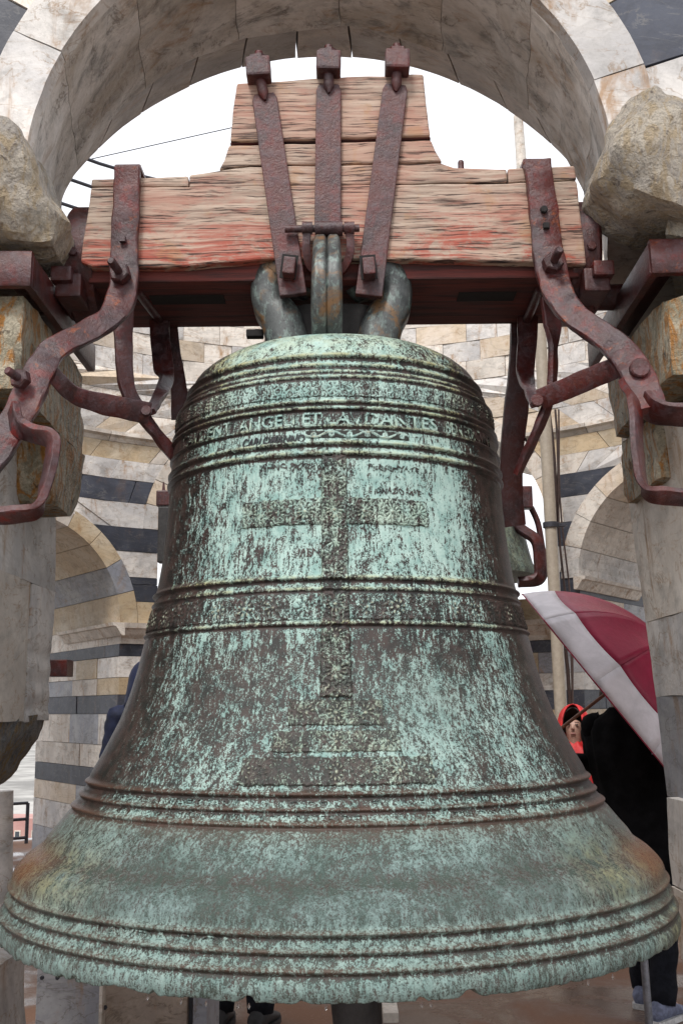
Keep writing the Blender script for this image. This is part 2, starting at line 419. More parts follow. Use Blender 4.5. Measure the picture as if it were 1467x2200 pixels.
def floor_mat():
    s = NB('wet_terracotta_floor'); co = s.coords(shift=False); n = s.noise(1.5, 6, .6, co, .4); n2 = s.noise(55, 6, .85, co); v = s.vor(70, co)
    c = s.mix(s.ramp(n, .35, .65), (.20, .105, .065), (.16, .12, .10))
    c = s.mix(s.math('MULTIPLY', s.ramp(n2, .58, .66), .8), c, (.42, .33, .27)); c = s.mix(s.math('MULTIPLY', s.ramp(n2, .42, .34), .8), c, (.07, .04, .03))
    return s.done(c, s.ramp(n, .62, .40), s.bump(n2, .5, .004))
MAT['floor'] = floor_mat()
MAT['city'] = plain('distant_ground', (.30, .29, .27), .9, 0, .4, .02)  # pale base colour stands in for haze over the land
def brick_far():
    s = NB('pink_brick_facade'); co = s.coords((1, 1, 1), shift=False); n = s.noise(.3, 5, .7, co)
    return s.done(s.mix(s.ramp(n, .35, .65), (.36, .19, .17), (.42, .25, .22)), .9)
MAT['brickfar'] = brick_far()
MAT['glass'] = plain('dark_window_glass', (.05, .06, .07), .15)

# ------------------------------------------------------------------ setting: floor and the land below the tower
CX, CY = 0.0, 6.6; RI = 3.6; RT = 5.8
def disc(name, r, z, mat, seg=96, cx=CX, cy=CY, thick=.3, kind='structure'):
    vs = []; 
    for zz in (z, z-thick):
        for i in range(seg):
            a = 2*math.pi*i/seg; vs.append((cx+r*math.cos(a), cy+r*math.sin(a), zz))
    fs = [list(range(seg)), list(range(seg, 2*seg))[::-1]] + [[i, (i+1) % seg, seg+(i+1) % seg, seg+i] for i in range(seg)]
    return tag(mk(name, vs, fs, mat), kind=kind)
disc('floor', 7.4, 0.0, MAT['floor'])
tag(mk('ground', [(-2500, -2500, -50), (2500, -2500, -50), (2500, 2500, -50), (-2500, 2500, -50)], [[0, 1, 2, 3]], MAT['city']), kind='structure')
# brick house in the town far below, in the gap at the lower left
hb = empty('brick_house', W(60, 1900, 260), 'pink brick house far off in the gap left of the bell', 'house')
p0, p1 = W(-60, 1760, 260), W(190, 1760, 260)
hv, hf = box_data(((p0.x+p1.x)/2, 266, (p0.z-50)/2), (p1.x-p0.x, 12, p0.z+50), 0)
mk('wall', hv, hf, MAT['brickfar'], hb)
for i in range(7):
    for j in range(3):
        c = Vector((p0.x+3+i*4.1, 259.95, p0.z-4-j*6.5))
        wv, wf = box_data(c, (1.5, .3, 2.6), 0); wo = mk('window', wv, wf, MAT['pale'], hb)
        gv, gf = box_data(c+Vector((0, -.2, 0)), (1.0, .1, 2.1), 0); mk('pane', gv, gf, MAT['glass'], wo)

# ------------------------------------------------------------------ far ring wall
far = empty('belfry_wall', (0, CY+RI, 0), 'striped white, tan and dark marble wall with arches across the open belfry', 'wall')
K0 = 9.45
def zl(y): return zat(y, K0, 252)
zb = [0.0, .33, .60]+[zl(y) for y in (1701, 1656, 1603, 1534, 1492, 1454, 1408, 1381, 1337, 1288, 1235, 1179, 1128, 1074, 1025, 983, 945)]
kinds = ['white', 'tan', 'slate_', 'slate', 'mixt', 'mixt', 'slate', 'mixt', 'mixt', 'slate', 'cornice', 'tan', 'slate', 'white', 'slate', 'white', 'slate', 'white', 'mixt']
kinds[2] = 'mixt'
zc1 = zl(925)
zb += [zc1]; kinds += ['cornice2']
zt = zc1
while zt < zat(555, 9.6, 252): zt += .205; zb.append(zt); kinds.append('upper')
zb = sorted(zb)
ZS = zl(1337)
deg = math.radians
# openings: centre angle, half width (m on the arc), spring height, rise, ring thickness
OP = [dict(c=deg(-49.3), a=.93, zs=ZS, b=.93, t=.17), dict(c=deg(51.7), a=.93, zs=zl(1250), b=.93, t=.17),
      dict(c=deg(1.85), a=deg(30.65)*RI, zs=zl(1128), b=zl(905)-zl(1128)+.35, t=.16, zm=zl(1288))]
for s_ in (-1, 1):
    for c_ in (91, 122): OP.append(dict(c=deg(s_*c_), a=.75, zs=ZS, b=.75, t=.17))
def ext(o, z, up):
    zm = o.get('zm', -9)
    if z < zm-1e-4 or (abs(z-zm) < 1e-4 and not up): return 0
    if z < o['zs']-1e-4 or (abs(z-o['zs']) < 1e-4 and not up): return o['a'] if z < o['zs']+1e-4 else 0
    q = 1-((z-o['zs'])/(o['b']+o['t']))**2
    return (o['a']+o['t'])*math.sqrt(q) if q > 0 else 0
for o in OP:   # courses must break at each spring line
    if min(abs(z-o['zs']) for z in zb) > .01:
        i = max(j for j in range(len(zb)) if zb[j] < o['zs'])
        zb.insert(i+1, o['zs']); kinds.insert(i, kinds[i])
def cyl(phi, z, r): return Vector((CX+r*math.sin(phi), CY+r*math.cos(phi), z))
def proj(p):
    d = Vector(p)-Vector((0, 0, EYE)); q = d.dot(Fw)
    if q <= 0: return None
    return 733.5+F*d.dot(cr)/q, 1100-F*d.dot(cu)/q
stuffV = []; coreV = []; nparts = 0
def stone8(a0, a1, b0, b1, z0, z1, r0, r1, g=.0022):
    """a*: angles at the bottom, b*: at the top"""
    ga = g/RI
    vs = []
    for r in (r0, r1):
        m = 1 if (a1-a0) < .16 else 3
        row = []
        for t in range(m+1):
            x = t/m
            row.append((cyl(a0+ga+(a1-a0-2*ga)*x, z0+g, r), cyl(b0+ga+(b1-b0-2*ga)*x, z1-g, r)))
        vs.append(row)
    V = [p for row in vs for pr in row for p in pr]; n = len(vs[0]); fs = []
    for q in range(n-1):
        a = 2*q; b = 2*n+2*q
        fs += [[a, a+2, a+3, a+1], [b, b+1, b+3, b+2], [a, b, b+2, a+2], [a+1, a+3, b+3, b+1]]
    fs += [[0, 1, 2*n+1, 2*n], [2*n-2, 4*n-2, 4*n-1, 2*n-1]]
    return V, fs
def place_stone(V, fs, mat, cen):
    global nparts
    pr = proj(cen); vis = False
    if pr and -20 < pr[0] < 1480 and 520 < pr[1] < 1900:
        x, y = pr
        hidden = (y > 760 and 430 < x < 1010) or (y > 1300 and 330 < x < 1120) or (y < 660 and 200 < x < 1230) or x < 60 or x > 1430
        vis = not hidden
    if vis and nparts < 292: mk('stone', V, fs, mat, far); nparts += 1
    else: stuffV.append((V, fs, mat))
rnd = random.Random(3)
for i in range(len(zb)-1):
    z0, z1 = zb[i], zb[i+1]; kd = kinds[i]
    if z1-z0 < .01: continue
    proud = 0
    # free intervals between openings
    blocks = []
    for o in OP:
        e0, e1 = ext(o, z0, True), ext(o, z1, False)
        if e0 > 0 or e1 > 0: blocks.append((o['c'], max(e0, .0)/RI, max(e1, .0)/RI))
    blocks.sort()
    iv = []
    if not blocks: iv = [(-deg(139), deg(139), -deg(139), deg(139))]
    else:
        for q in range(len(blocks)):
            c, h0, h1 = blocks[q]
            c2, g0, g1 = blocks[(q+1) % len(blocks)]
            if q == len(blocks)-1: c2 += 2*math.pi
            if q == len(blocks)-1:
                LIM = deg(139); iv += [(c+h0, LIM, c+h1, LIM), (-LIM, blocks[0][0]-blocks[0][1], -LIM, blocks[0][0]-blocks[0][2])]
            else: iv.append((c+h0, c2-g0, c+h1, c2-g1))
    for a0, a1, b0, b1 in iv:
        if max(a1-a0, b1-b0) < .02: continue
        e_ = .035/RI; mm_ = 8
        for q in range(mm_):
            fa = lambda x0, x1, t: (x0+e_)+(x1-x0-2*e_)*t
            if a1-a0 > 2.5*e_ and b1-b0 > 2.5*e_: coreV.append(stone8(fa(a0, a1, q/mm_), fa(a0, a1, (q+1)/mm_), fa(b0, b1, q/mm_), fa(b0, b1, (q+1)/mm_), z0, z1, RI+.03, RT-.03, -.0004))
        L = max(a1-a0, b1-b0)*RI
        n = max(1, round(L/(.46 if kd != 'upper' else .42)))
        if 'cornice' in kd: n = max(1, round(L/.7))
        cuts = [0]+sorted((q+rnd.uniform(-.18, .18)+(.5 if (i % 2 and n > 2) else 0))/n for q in range(1, n))+[1]
        cuts = [min(max(c_, 0), 1) for c_ in cuts]
        # thin slivers at an arch's back go to a point
        for q in range(len(cuts)-1):
            s0, s1 = cuts[q], cuts[q+1]
            if s1-s0 < .001: continue
            aa0, aa1, bb0, bb1 = a0+(a1-a0)*s0, a0+(a1-a0)*s1, b0+(b1-b0)*s0, b0+(b1-b0)*s1
            # near-vertical inner joints, slanted only at the openings
            if abs((aa0+aa1)/2) > math.pi*1.0: pass
            off = rnd.uniform(-.006, .006)
            m = {'mixt': rnd.choice(['white', 'tan', 'pale', 'tan', 'grey']), 'upper': rnd.choice(['pale', 'white', 'pale', 'white', 'pale', 'tan2', 'pale', 'white']),
                 'cornice': 'pale', 'cornice2': 'pale'}.get(kd, kd)
            if kd == 'tan' and rnd.random() < .3: m = 'pale'
            if kd == 'white' and rnd.random() < .2: m = 'pale'
            if 'cornice' in kd:
                tt = z1-z0; r_, zz = [], []
                prof = [(0, .02), (.25, .02), (.45, .055), (.7, .075), (.75, .10), (1, .11)]
                if kd == 'cornice2': prof = [(0, .0), (.4, .02), (.6, .05), (1, .05)]
                seg = 6; pts = []
                for t in range(seg+1):
                    x = t/seg; ph = aa0+.001+(aa1-aa0-.002)*x
                    pts.append([cyl(ph, z0+tt*h, RI-d) for h, d in prof]+[cyl(ph, z1, RT), cyl(ph, z0, RT)])
                vs_, fs_ = loft(pts)
                place_stone(vs_, fs_, MAT[m], cyl((aa0+aa1)/2, (z0+z1)/2, RI)); continue
            ends = (q == 0 or q == len(cuts)-2) and abs(aa0+aa1) < 2.6 and blocks
            rc = [RI+off, RI+.45+rnd.uniform(-.12, .12), RI+1.05+rnd.uniform(-.15, .15), RT] if ends else [RI+off, RT]
            for ri in range(len(rc)-1):
                if ri > 0 and kd in ('mixt', 'tan', 'white', 'upper'): m = rnd.choice(['pale', 'tan', 'white', 'tan2', 'grey'])
                oa = rnd.uniform(-.004, .004)/RI if ends else 0
                V, fs = stone8(aa0+oa, aa1-oa, bb0+oa, bb1-oa, z0, z1, rc[ri]+(.0025 if ri else 0), rc[ri+1]-.0025)
                place_stone(V, fs, MAT[m], cyl((aa0+aa1)/2, (z0+z1)/2, rc[ri]))
# impost mouldings carried round the jamb reveals, and the voussoir rings
for oi_, o in enumerate(OP):
    n = 11 if oi_ < 2 else (19 if oi_ == 2 else 9)
    for q in range(n):
        t0, t1 = math.pi*q/n, math.pi*(q+1)/n
        grid = []
        for side, off in ((0, .0), (1, o['t'])):
            pass
        sub = 3; V = []; 
        for r in (RI-.008, RT):
            for t in range(sub+1):
                th = t0+.0025+(t1-t0-.005)*t/sub
                for rr in (0, o['t']-.003):
                    ca, sa = math.cos(th), math.sin(th)
                    V.append(cyl(o['c']-(o['a']+rr)*ca/RI, o['zs']+(o['b']+rr)*sa, r))
        m_ = sub+1; fs = []
        for t in range(sub):
            a = 2*t; b = 2*m_+2*t
            fs += [[a, a+2, a+3, a+1], [b, b+1, b+3, b+2], [a, b, b+2, a+2], [a+1, a+3, b+3, b+1]]
        fs += [[0, 1, 2*m_+1, 2*m_], [2*m_-2, 4*m_-2, 4*m_-1, 2*m_-1]]
        mt = MAT[['tan', 'pale', 'tan', 'white', 'pale', 'white', 'pale', 'tan', 'pale', 'grey', 'white'][q % 11]] if oi_ == 0 else MAT[rnd.choice(['pale', 'pale', 'white', 'tan2', 'pale'])]
        if oi_ == 0 and q in (n-1, n-3): mt = MAT['tan']
        place_stone(V, fs, mt, cyl(o['c']-o['a']*math.cos((t0+t1)/2)/RI, o['zs']+o['b']*math.sin((t0+t1)/2), RI))
        V2 = [Vector((p.x, p.y, p.z)) for p in V]
    if oi_ < 2:
        for sg in (-1, 1):
            ph = o['c']+sg*o['a']/RI
            e = Vector((math.sin(ph), math.cos(ph), 0)); tdir = Vector((math.cos(ph), -math.sin(ph), 0))*(-sg)
            b0 = cyl(ph, 0, RI); zz0, zz1 = zb[[abs(z-o['zs']) < .01 for z in zb].index(True)]-.115, o['zs']
            rings = []
            for d_ in (-.10, .3, .8, 1.38):
                rings.append([b0+e*d_+tdir*pq+Vector((0, 0, zz0+(zz1-zz0)*h)) for h, pq in ((0, -.01), (0, .02), (.4, .05), (.7, .075), (.75, .10), (1, .11), (1, -.01))])
            vs_, fs_ = loft(rings); mk('impost', vs_, fs_, MAT['pale'], far)
bymat = {}
for V, fs, m in stuffV: bymat.setdefault(m.name, []).append((V, fs))
for nme, lst in bymat.items():
    v_, f_ = merge(lst); o_ = mk('stonework', v_, f_, bpy.data.materials[nme], far); o_['kind'] = 'stuff'
v_, f_ = merge(coreV); o_ = mk('mortar', v_, f_, MAT['mortar'], far); o_['kind'] = 'stuff'
# dark railing seen in the gaps
def railing(name, pts, zs, label, rad=.018):
    r = empty(name, (pts[0][0], pts[0][1], zs[0]), label, 'railing')
    for z in zs: tube('rail', [Vector((p[0], p[1], z)) for p in pts], rad, MAT['rail'], r, 8)
    for p in pts[::2]: tube('post', [Vector((p[0], p[1], zs[-1]-.9 if len(zs) > 3 else 0)), Vector((p[0], p[1], zs[0]))], rad*1.2, MAT['rail'], r, 8)
gr = []
for t in range(9):
    ph = deg(-72+t*5); gr.append((CX+6.9*math.sin(ph), CY+6.9*math.cos(ph)))
kk = 11.6
railing('gallery_railing', gr, [zat(1740, kk, 45), zat(1777, kk, 45), zat(1820, kk, 45)], 'dark gallery railing in the gap left of the bell rim')
tr = [(CX+3.9*math.sin(deg(a)), CY+3.9*math.cos(deg(a))) for a in range(-80, -20, 6)]
zt_ = zb[-1]
railing('roof_railing', tr, [zt_+1.0, zt_+.72, zt_+.44, zt_+.16], 'dark railing on the wall top at left end of the beam')
# pipe and cables on the right-hand pier
pp = empty('drain_pipe', W(1172, 1560, 8.9)-Vector((0, 0, 0)), 'beige vertical pipe with clamp right of the bell', 'pipe')
pa, pb = W(1158, 690, 8.7), W(1206, 1560, 8.7)
tube('shaft', [pb+(pb-pa)*.3, pb, pa, pa+(pa-pb)*.15], .052, MAT['pipe'], pp, 16)
cpt = W(1182, 1128, 8.7); tube('clamp', [cpt-Vector((0, 0, .022)), cpt+Vector((0, 0, .022))], .066, MAT['rail'], pp, 16)
bv, bf = box_data(cpt+Vector((.09, 0, 0)), (.07, .04, .03)); mk('clamp_bracket', bv, bf, MAT['rail'], pp)
for i, (xa, xb, r_) in enumerate([(1178, 1222, .016), (1188, 1232, .010), (1195, 1237, .008), (1130, 1165, .010)][:3]):
    a = W(xa, 880, 8.95); b = W(xb, 1560, 8.95)
    pts = [a+(b-a)*t+Vector((.02*math.sin(t*9+i), 0, 0)) for t in np.linspace(0, 1.2, 14)]
    tag(tube('cable', pts, r_, MAT['cable'], None, 8), ['thick brown cable running down nearest the beige pipe', 'thin brown cable in the middle of the three beside the pipe', 'thin cable farthest right beside the beige pipe'][i], 'cable', 'cables beside the pipe')
# stay wire against the sky, tall white mast beyond
tag(tube('wire', [W(150, 352, 11), W(495, 275, 11), W(760, 215, 11)], .006, MAT['rail'], None, 6), 'thin wire across the white sky left of the beam', 'wire')
ms = tube('mast', [W(1130, 560, 13), W(1118, 330, 13), W(1112, 250, 13)], [.075, .07, .065], MAT['pale'], None, 12)
tag(ms, 'pale mast against the sky right of the beam hump', 'mast')

# ------------------------------------------------------------------ near arch (the bell hangs in it)
KF, KS, KR = 2.62, 3.37, 3.75
arch = empty('stone_arch', (0, KF, EYE+1.45), 'weathered grey marble arch framing the bell from above', 'arch')
XC = -.05
def arcblock(a0, a1, r0f, r1, kf, kb, r0b, zcf, zcb, mat, nm, parent, na=10, nd=10, amp=.006, gap=.003, seed=0):
    def fn(u, v, w_):
        k = kf+(kb-kf)*v; r0 = r0f+(r0b-r0f)*v; zc = EYE+zcf+(zcb-zcf)*v
        r = r0+(r1-r0f)*w_
        a = a0+gap+(a1-a0-2*gap)*u
        return (XC+r*math.cos(a), k, zc+r*math.sin(a))
    vs, fs = cube_grid(na, nd, 3, fn, rough(amp, 5, 0, seed))
    return mk(nm, vs, fs, mat, parent, True, 35)
N1 = 8; off = deg(-4)
for i in range(-1, 9):
    a0 = math.pi*(i)/N1+off; a1 = math.pi*(i+1)/N1+off
    if i == -1: a0 = deg(-3.9); a1 = deg(-3.95)
    if i == 8: a1 = deg(183)
    if a1-a0 < .02: continue
    sp = .004*((i*37) % 5-2)
    # archivolt front ring in white marble, soffit barrel in weathered grey behind it
    arcblock(a0, a1, .803, .953, KF, KF+.055, .803, 1.45, 1.45, MAT['white'], 'archivolt', arch, 12, 3, .004, .002, i)
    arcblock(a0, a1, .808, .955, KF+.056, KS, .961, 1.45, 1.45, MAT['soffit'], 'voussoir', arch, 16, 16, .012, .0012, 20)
for i in range(17):
    a0 = math.pi*i/17; a1 = math.pi*(i+1)/17
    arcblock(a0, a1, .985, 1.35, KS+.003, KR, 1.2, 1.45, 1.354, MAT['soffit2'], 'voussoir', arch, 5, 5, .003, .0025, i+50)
spn = empty('voussoir_wall', (0, KF, EYE+2.4), 'wall of alternating dark and pale marble blocks round the arch', 'wall')
kinds2 = []
edges = [-12, 6, 18.5, 31.5, 43, 55, 67, 79, 90, 101, 113, 125, 137, 148.5, 161.5, 174, 192]
for i in range(len(edges)-1):
    m = MAT['slate'] if i % 2 == 0 and i not in (0, 15) else MAT['white']
    if i in (0,): m = MAT['rock_cap']
    if i in (15,): m = MAT['rock_cap']
    m = {2: MAT['slate'], 13: MAT['slate'], 1: MAT['white'], 14: MAT['white'], 3: MAT['tan'], 12: MAT['pale']}.get(i, m)
    arcblock(deg(edges[i]), deg(edges[i+1]), .958, 1.50, KF+.02, KR-.06, 1.375, 1.45, 1.36, m, 'stone', spn, 8, 3, .004, .003, i+90)
# outer wall beyond the ring (just outside the frame, closes the wall)
for sx in (-1, 1):
    for j in range(9):
        z0 = EYE+.95+j*.27
        if sx < 0: v_, f_ = box_data((XC-1.75, (KF+KR)/2, z0+.13), (.75, KR-KF-.1, .262), .05)
        else: v_, f_ = box_data((XC+1.75, (KF+KR)/2, z0+.13), (.75, KR-KF-.1, .262), .05)
        mk('stone', v_, f_, MAT['slate' if j % 2 else 'white'], spn)

# jambs
def jamb(stones, side, name, label):
    e = empty(name, (side*.95, KF, 0), label, 'pier')
    return e
def slab(parent, p_far_top, p_far_bot, kn, thick, mat, nm='stone', amp=.004, n=(10, 4, 12), fac=0, seed=0, kf=None, flute=False, sc_=5):
    """stone whose reveal runs from the far edge (two world points) towards the camera at depth kn"""
    sgn = 1 if p_far_top.x > 0 else -1
    def fn(u, v, w_):
        b = p_far_bot.lerp(p_far_top, w_)
        y = b.y+(kn-b.y)*u
        x = b.x+sgn*thick*v
        if flute and v < .01:
            zz = w_
            if .05 < zz < .62: x += sgn*.0022*math.sin((zz-.05)/.57*math.pi*6)+sgn*.003
        return (x, y, b.z)
    vs, fs = cube_grid(n[0], n[1], n[2], fn, rough(amp, sc_, fac, seed))
    return mk(nm, vs, fs, mat, parent, True, 35)
lp = empty('left_pier', (-.95, 3.4, 0), 'pale marble pier left of the bell with its foot broken away', 'pier'); lp.name = 'stone_pier'
g = .6
def far_pt(x, y, k=3.42): return W(x, y, k)
slab(lp, far_pt(132, 400), far_pt(124, 1030-g), 3.2, .55, MAT['pale'], seed=1)
slab(lp, far_pt(124, 1030), far_pt(119, 1272-g), 2.5, .55, MAT['white'], seed=2)
# the next course is split by a vertical joint
slab(lp, far_pt(119, 1272), far_pt(105, 1548-g), 3.17, .55, MAT['white'], seed=3, flute=True, n=(8, 4, 40))
a = far_pt(119, 1272); b = far_pt(105, 1548-g); a.y = b.y = 3.155
slab(lp, a, b, 2.5, .55, MAT['pale'], seed=4, n=(8, 4, 30))
# broken-away dark stone below: rounded, rough
def brk(u, v, w_):
    t = far_pt(106, 1548); lo = far_pt(92, 1790)
    z = lo.z+(t.z-lo.z)*w_
    x = t.x-.50*v - (1-w_)**2.2*.14*(1-v)
    y = 3.42+(2.5-3.42)*u
    cut = (1-w_)**1.6*.22*(1-u)*(1-v)
    return (x-cut, y, z+.015*w_)
vs, fs = cube_grid(16, 8, 18, brk, rough(.022, 7, .03, 5)); mk('broken_stone', vs, fs, MAT['rock_dark'], lp, True, 30)
# footing block below the bell rim
def foot(u, v, w_): return (-.955-.7*v+.04*(1-w_), 2.45+.85*u, .0+.80*w_-.12*(w_ > .9)*v*0)
vs, fs = cube_grid(10, 6, 10, foot, rough(.012, 4, .0, 8)); mk('footing', vs, fs, MAT['white'], lp, True, 30)
shf = tube('stone_column', [W(-4, 2120, 4.4), W(0, 1700, 4.4)], .055, MAT['white'], None, 20); tag(shf, 'slim pale stone column at the left edge above the bell rim', 'column')

rp = empty('stone_pier', (.98, 3.4, 0), 'pale marble pier right of the bell leaning outward', 'pier')
slab(rp, far_pt(1310, 300), far_pt(1335, 985-g), 3.28, .55, MAT['pale'], seed=11)
slab(rp, far_pt(1336, 985), far_pt(1387, 1337-g), 2.5, .55, MAT['pale'], seed=12)
slab(rp, far_pt(1387, 1337), far_pt(1408, 1497-g), 2.5, .55, MAT['white'], seed=13)
slab(rp, far_pt(1408, 1497), far_pt(1432, 1712-g), 2.5, .55, MAT['grey'], seed=14)
slab(rp, W(1430, 1712, 3.3), W(1442, 1900, 3.3), 2.4, .5, MAT['white'], seed=15)
slab(rp, W(1440, 1903, 3.3), W(1462, 2060, 3.3), 2.4, .5, MAT['pale'], seed=16)
slab(rp, W(1466, 2063, 3.3), Vector((W(1466, 2063, 3.3).x, 3.3, 0)), 2.4, .5, MAT['grey'], seed=17)

# rough stones: broken capitals and corbels
def px_rock(outline, kf, kb, mat, nm, parent, seed, amp=.02, fac=.05, n=16, sc_=7, lab=None, round_=.14):
    """rock: measured outline (image order) at depth kf..kb, blended square->outline, bulged"""
    m = len(outline)
    cx = sum(p[0] for p in outline)/m; cy = sum(p[1] for p in outline)/m
    def bound(t):
        t = (t % 1)*m; i = int(t); f = t-i
        a, b = outline[i % m], outline[(i+1) % m]; return a[0]*(1-f)+b[0]*f, a[1]*(1-f)+b[1]*f
    rings = []; D = 12; S = 8*m if m < 8 else 5*m
    S = 56
    ks = [kf+(kb-kf)*(i/D) for i in range(D+1)]
    vs = []; fs = []
    for i, k in enumerate(ks):
        q = i/D; shr = 1-round_*max(0, (1-q*4))**1.6-.08*q
        for j in range(S):
            x, y = bound(j/S); x = cx+(x-cx)*shr; y = cy+(y-cy)*shr
            # keep real width: points measured at the front face depth
            p = W(x, y, kf+.30*(kb-kf)); p2 = W(x, y, k); vs.append(Vector((p.x*.75+p2.x*.25, k, p.z*.75+p2.z*.25)))
    for i in range(D):
        for j in range(S): fs.append([i*S+j, i*S+(j+1) % S, (i+1)*S+(j+1) % S, (i+1)*S+j])
    # caps: concentric
    for cap, k in ((0, kf), (D, kb)):
        prev = [cap*S+j for j in range(S)]
        for lv in range(1, 7):
            sh = 1-lv/6.5; cur = []
            for j in range(S):
                p0_ = vs[cap*S+j]; c0 = W(cx, cy, kf+.30*(kb-kf)); c0 = Vector((c0.x, k, c0.z))
                p = c0+(p0_-c0)*sh; p.y += -.05*(1-sh*sh) if cap == 0 else 0
                vs.append(p); cur.append(len(vs)-1)
            for j in range(S): fs.append([prev[j], prev[(j+1) % S], cur[(j+1) % S], cur[j]])
            prev = cur
        fs.append(prev)
    vs = chisel(vs, seed+5, 9, .76, .93); c = sum(vs, Vector())/len(vs); r = rough(amp, sc_, fac, seed); vs = [r(p, c) for p in vs]
    return mk(nm, vs, fs, mat, parent, True, 24)
px_rock([(-90, 262), (20, 262), (60, 285), (90, 350), (118, 420), (152, 482), (140, 508), (118, 540), (60, 545), (-90, 535)], 2.50, 2.95, MAT['rock_cap'], 'broken_capital', lp, 1, .014, .034)
px_rock([(1345, 195), (1395, 186), (1420, 215), (1550, 250), (1550, 500), (1390, 492), (1330, 470), (1295, 440), (1262, 405), (1285, 300), (1315, 240)], 2.50, 2.95, MAT['rock_cap'], 'broken_capital', rp, 2, .015, .040)
def corbel(inner, y0, y1, z1, z0, parent, seed, sg, lean=0., n=18):
    """broken squared block: inner face at x = inner, running back from the camera"""
    def fn(u, v, w_):
        x = inner+sg*(.60*v)+sg*lean*(1-w_)*(1-v)
        return (x, y0+(y1-y0)*u, z0+(z1-z0)*w_)
    vs, fs = cube_grid(n, 8, n, fn); vs = chisel(vs, seed, 9, .84, .96); rr_ = rough(.007, 9, .012, seed); cc_ = sum(vs, Vector())/len(vs); vs = [rr_(p, cc_) for p in vs]
    return mk('broken_block', vs, fs, MAT['rock_rust'], parent, True, 22)
xa = W(192, 830, 3.36).x; zA = EYE+1.10; zB = W(60, 878, 2.76).z
corbel(xa, 2.60, 3.36, zA, zB+.004, lp, 3, -1)
xb_ = W(180, 1050, 3.28).x; zC = W(150, 1108, 3.2).z
corbel(xb_, 2.98, 3.30, zB, zC, lp, 4, -1, .02)
corbel(xb_-.10, 2.50, 2.97, zB, zC+.12, lp, 14, -1, .02)
xa = W(1286, 880, 3.38).x; zB = W(1432, 840, 2.76).z
corbel(xa, 2.62, 3.38, zA, zB+.004, rp, 5, 1)
corbel(xa+.045, 2.96, 3.36, zB, W(1360, 1066, 3.2).z, rp, 7, 1, .01)
corbel(xa+.10, 2.55, 2.95, zB, W(1440, 1000, 2.8).z, rp, 6, 1, .02)
px_rock([(1390, 440), (1467, 380), (1550, 380), (1550, 600), (1395, 515)], 2.95, 3.4, MAT['grey'], 'rough_block', rp, 9, .014, .03)
# bracket bars on which the gudgeons rest
def bracket(sg, label):
    b = empty('iron_bracket', (sg*.85, 2.6, EYE+1.2), label, 'bracket')
    if sg < 0: n0 = W(72, 545, 2.60); f0 = W(205, 742, 3.36)
    else: n0 = W(1392, 520, 2.62); f0 = W(1262, 735, 3.36)
    z1 = n0.z; z0 = z1-.092
    x0 = n0.x; x1 = f0.x
    # long side bar
    vs = []
    for (x, y) in ((x0, n0.y), (x1, f0.y)):
        for dx, z in ((0, z0), (0, z1), (sg*.03, z1), (sg*.03, z0)): vs.append(Vector((x+dx, y, z+ (f0.z-n0.z if y > 3 else 0))))
    o = strap('side_bar', [Vector((x0+sg*.012, n0.y, (z0+z1)/2)), Vector((x1+sg*.012, f0.y, (z0+z1)/2+(f0.z-n0.z)))], .092, .028, (0, 0, 1), MAT['iron'], b, curve=False)
    strap('front_bar', [Vector((x0, n0.y-.0, (z0+z1)/2)), Vector((x0+sg*.45, n0.y-.01, (z0+z1)/2+.003))], .098, .03, (0, 0, 1), MAT['iron_o' if sg > 0 else 'iron'], b, curve=False)
    strap('top_flange', [Vector((x0+sg*.06, n0.y+.03, z1-.012)), Vector((x1+sg*.06, f0.y-.03, z1-.012+(f0.z-n0.z)))], .10, .018, (1, 0, 0), MAT['iron_d'], b, curve=False)
    return b
bracket(-1, 'rusty iron bar bracket on the rough stones at the left end of the beam')
bracket(1, 'orange-rusted iron bar bracket on the rough stones at the right end of the beam')

# ------------------------------------------------------------------ the bell
BX, BY = -.017, 3.0
def sil(x, y):
    d = ray(x, y); a = math.atan((d.x-BX/3.0)/1.0); R = BY*math.sin(abs(a)); k = BY*math.cos(a)**2
    return R, d.z*k
rs = [(1036, 826), (1049, 866), (1059, 902), (1064, 942), (1069, 982), (1076, 1043), (1080, 1104), (1087, 1154), (1095, 1205), (1105, 1254), (1133, 1360), (1152, 1432), (1168, 1479), (1190, 1534), (1212, 1574), (1234, 1614), (1254, 1646)]
prof = []
for x, y in rs[1:]:
    prof.append(sil(x, y))
prof += [(.680, -.185), (.695, -.215), (.712, -.242), (.728, -.262), (.763, -.305), (.800, -.340), (.825, -.365), (.848, -.400), (.860, -.429), (.868, -.461), (.879, -.494), (.893, -.530), (.897, -.553)]
prof = [(.20, 1.005), (.30, .998), (.345, .985), (.385, .960), (.412, .935), (.427, .905), (.436, .87)]+[p for p in prof if p[1] < .85]
prof.sort(key=lambda p: -p[1])
pz = np.array([p[1] for p in prof])[::-1]; pr_ = np.array([p[0] for p in prof])[::-1]
def smooth_profile():
    zz = np.linspace(pz[0], pz[-1], 1600); rr = np.interp(zz, pz, pr_)
    k = np.exp(-np.linspace(-2, 2, 41)**2); k /= k.sum()
    # odd (anti-symmetric) padding keeps the rim from pulling in
    pad = np.concatenate([2*rr[0]-rr[20:0:-1], rr, 2*rr[-1]-rr[-2:-22:-1]])
    rr2 = np.convolve(pad, k, 'valid'); top = zz > .93; rr2[top] = rr[top]
    return zz, rr2
ZZ, RR = smooth_profile()
def Rz(z): return np.interp(z, ZZ, RR)
def z_front(y, it=8):
    """height (relative to the eye) of a mark seen at image height y on the bell's front"""
    d = ray(735, y); z = 0.
    for _ in range(30): z = .5*z+.5*d.z*(BY-float(Rz(np.clip(z, -.55, 1))))
    return z
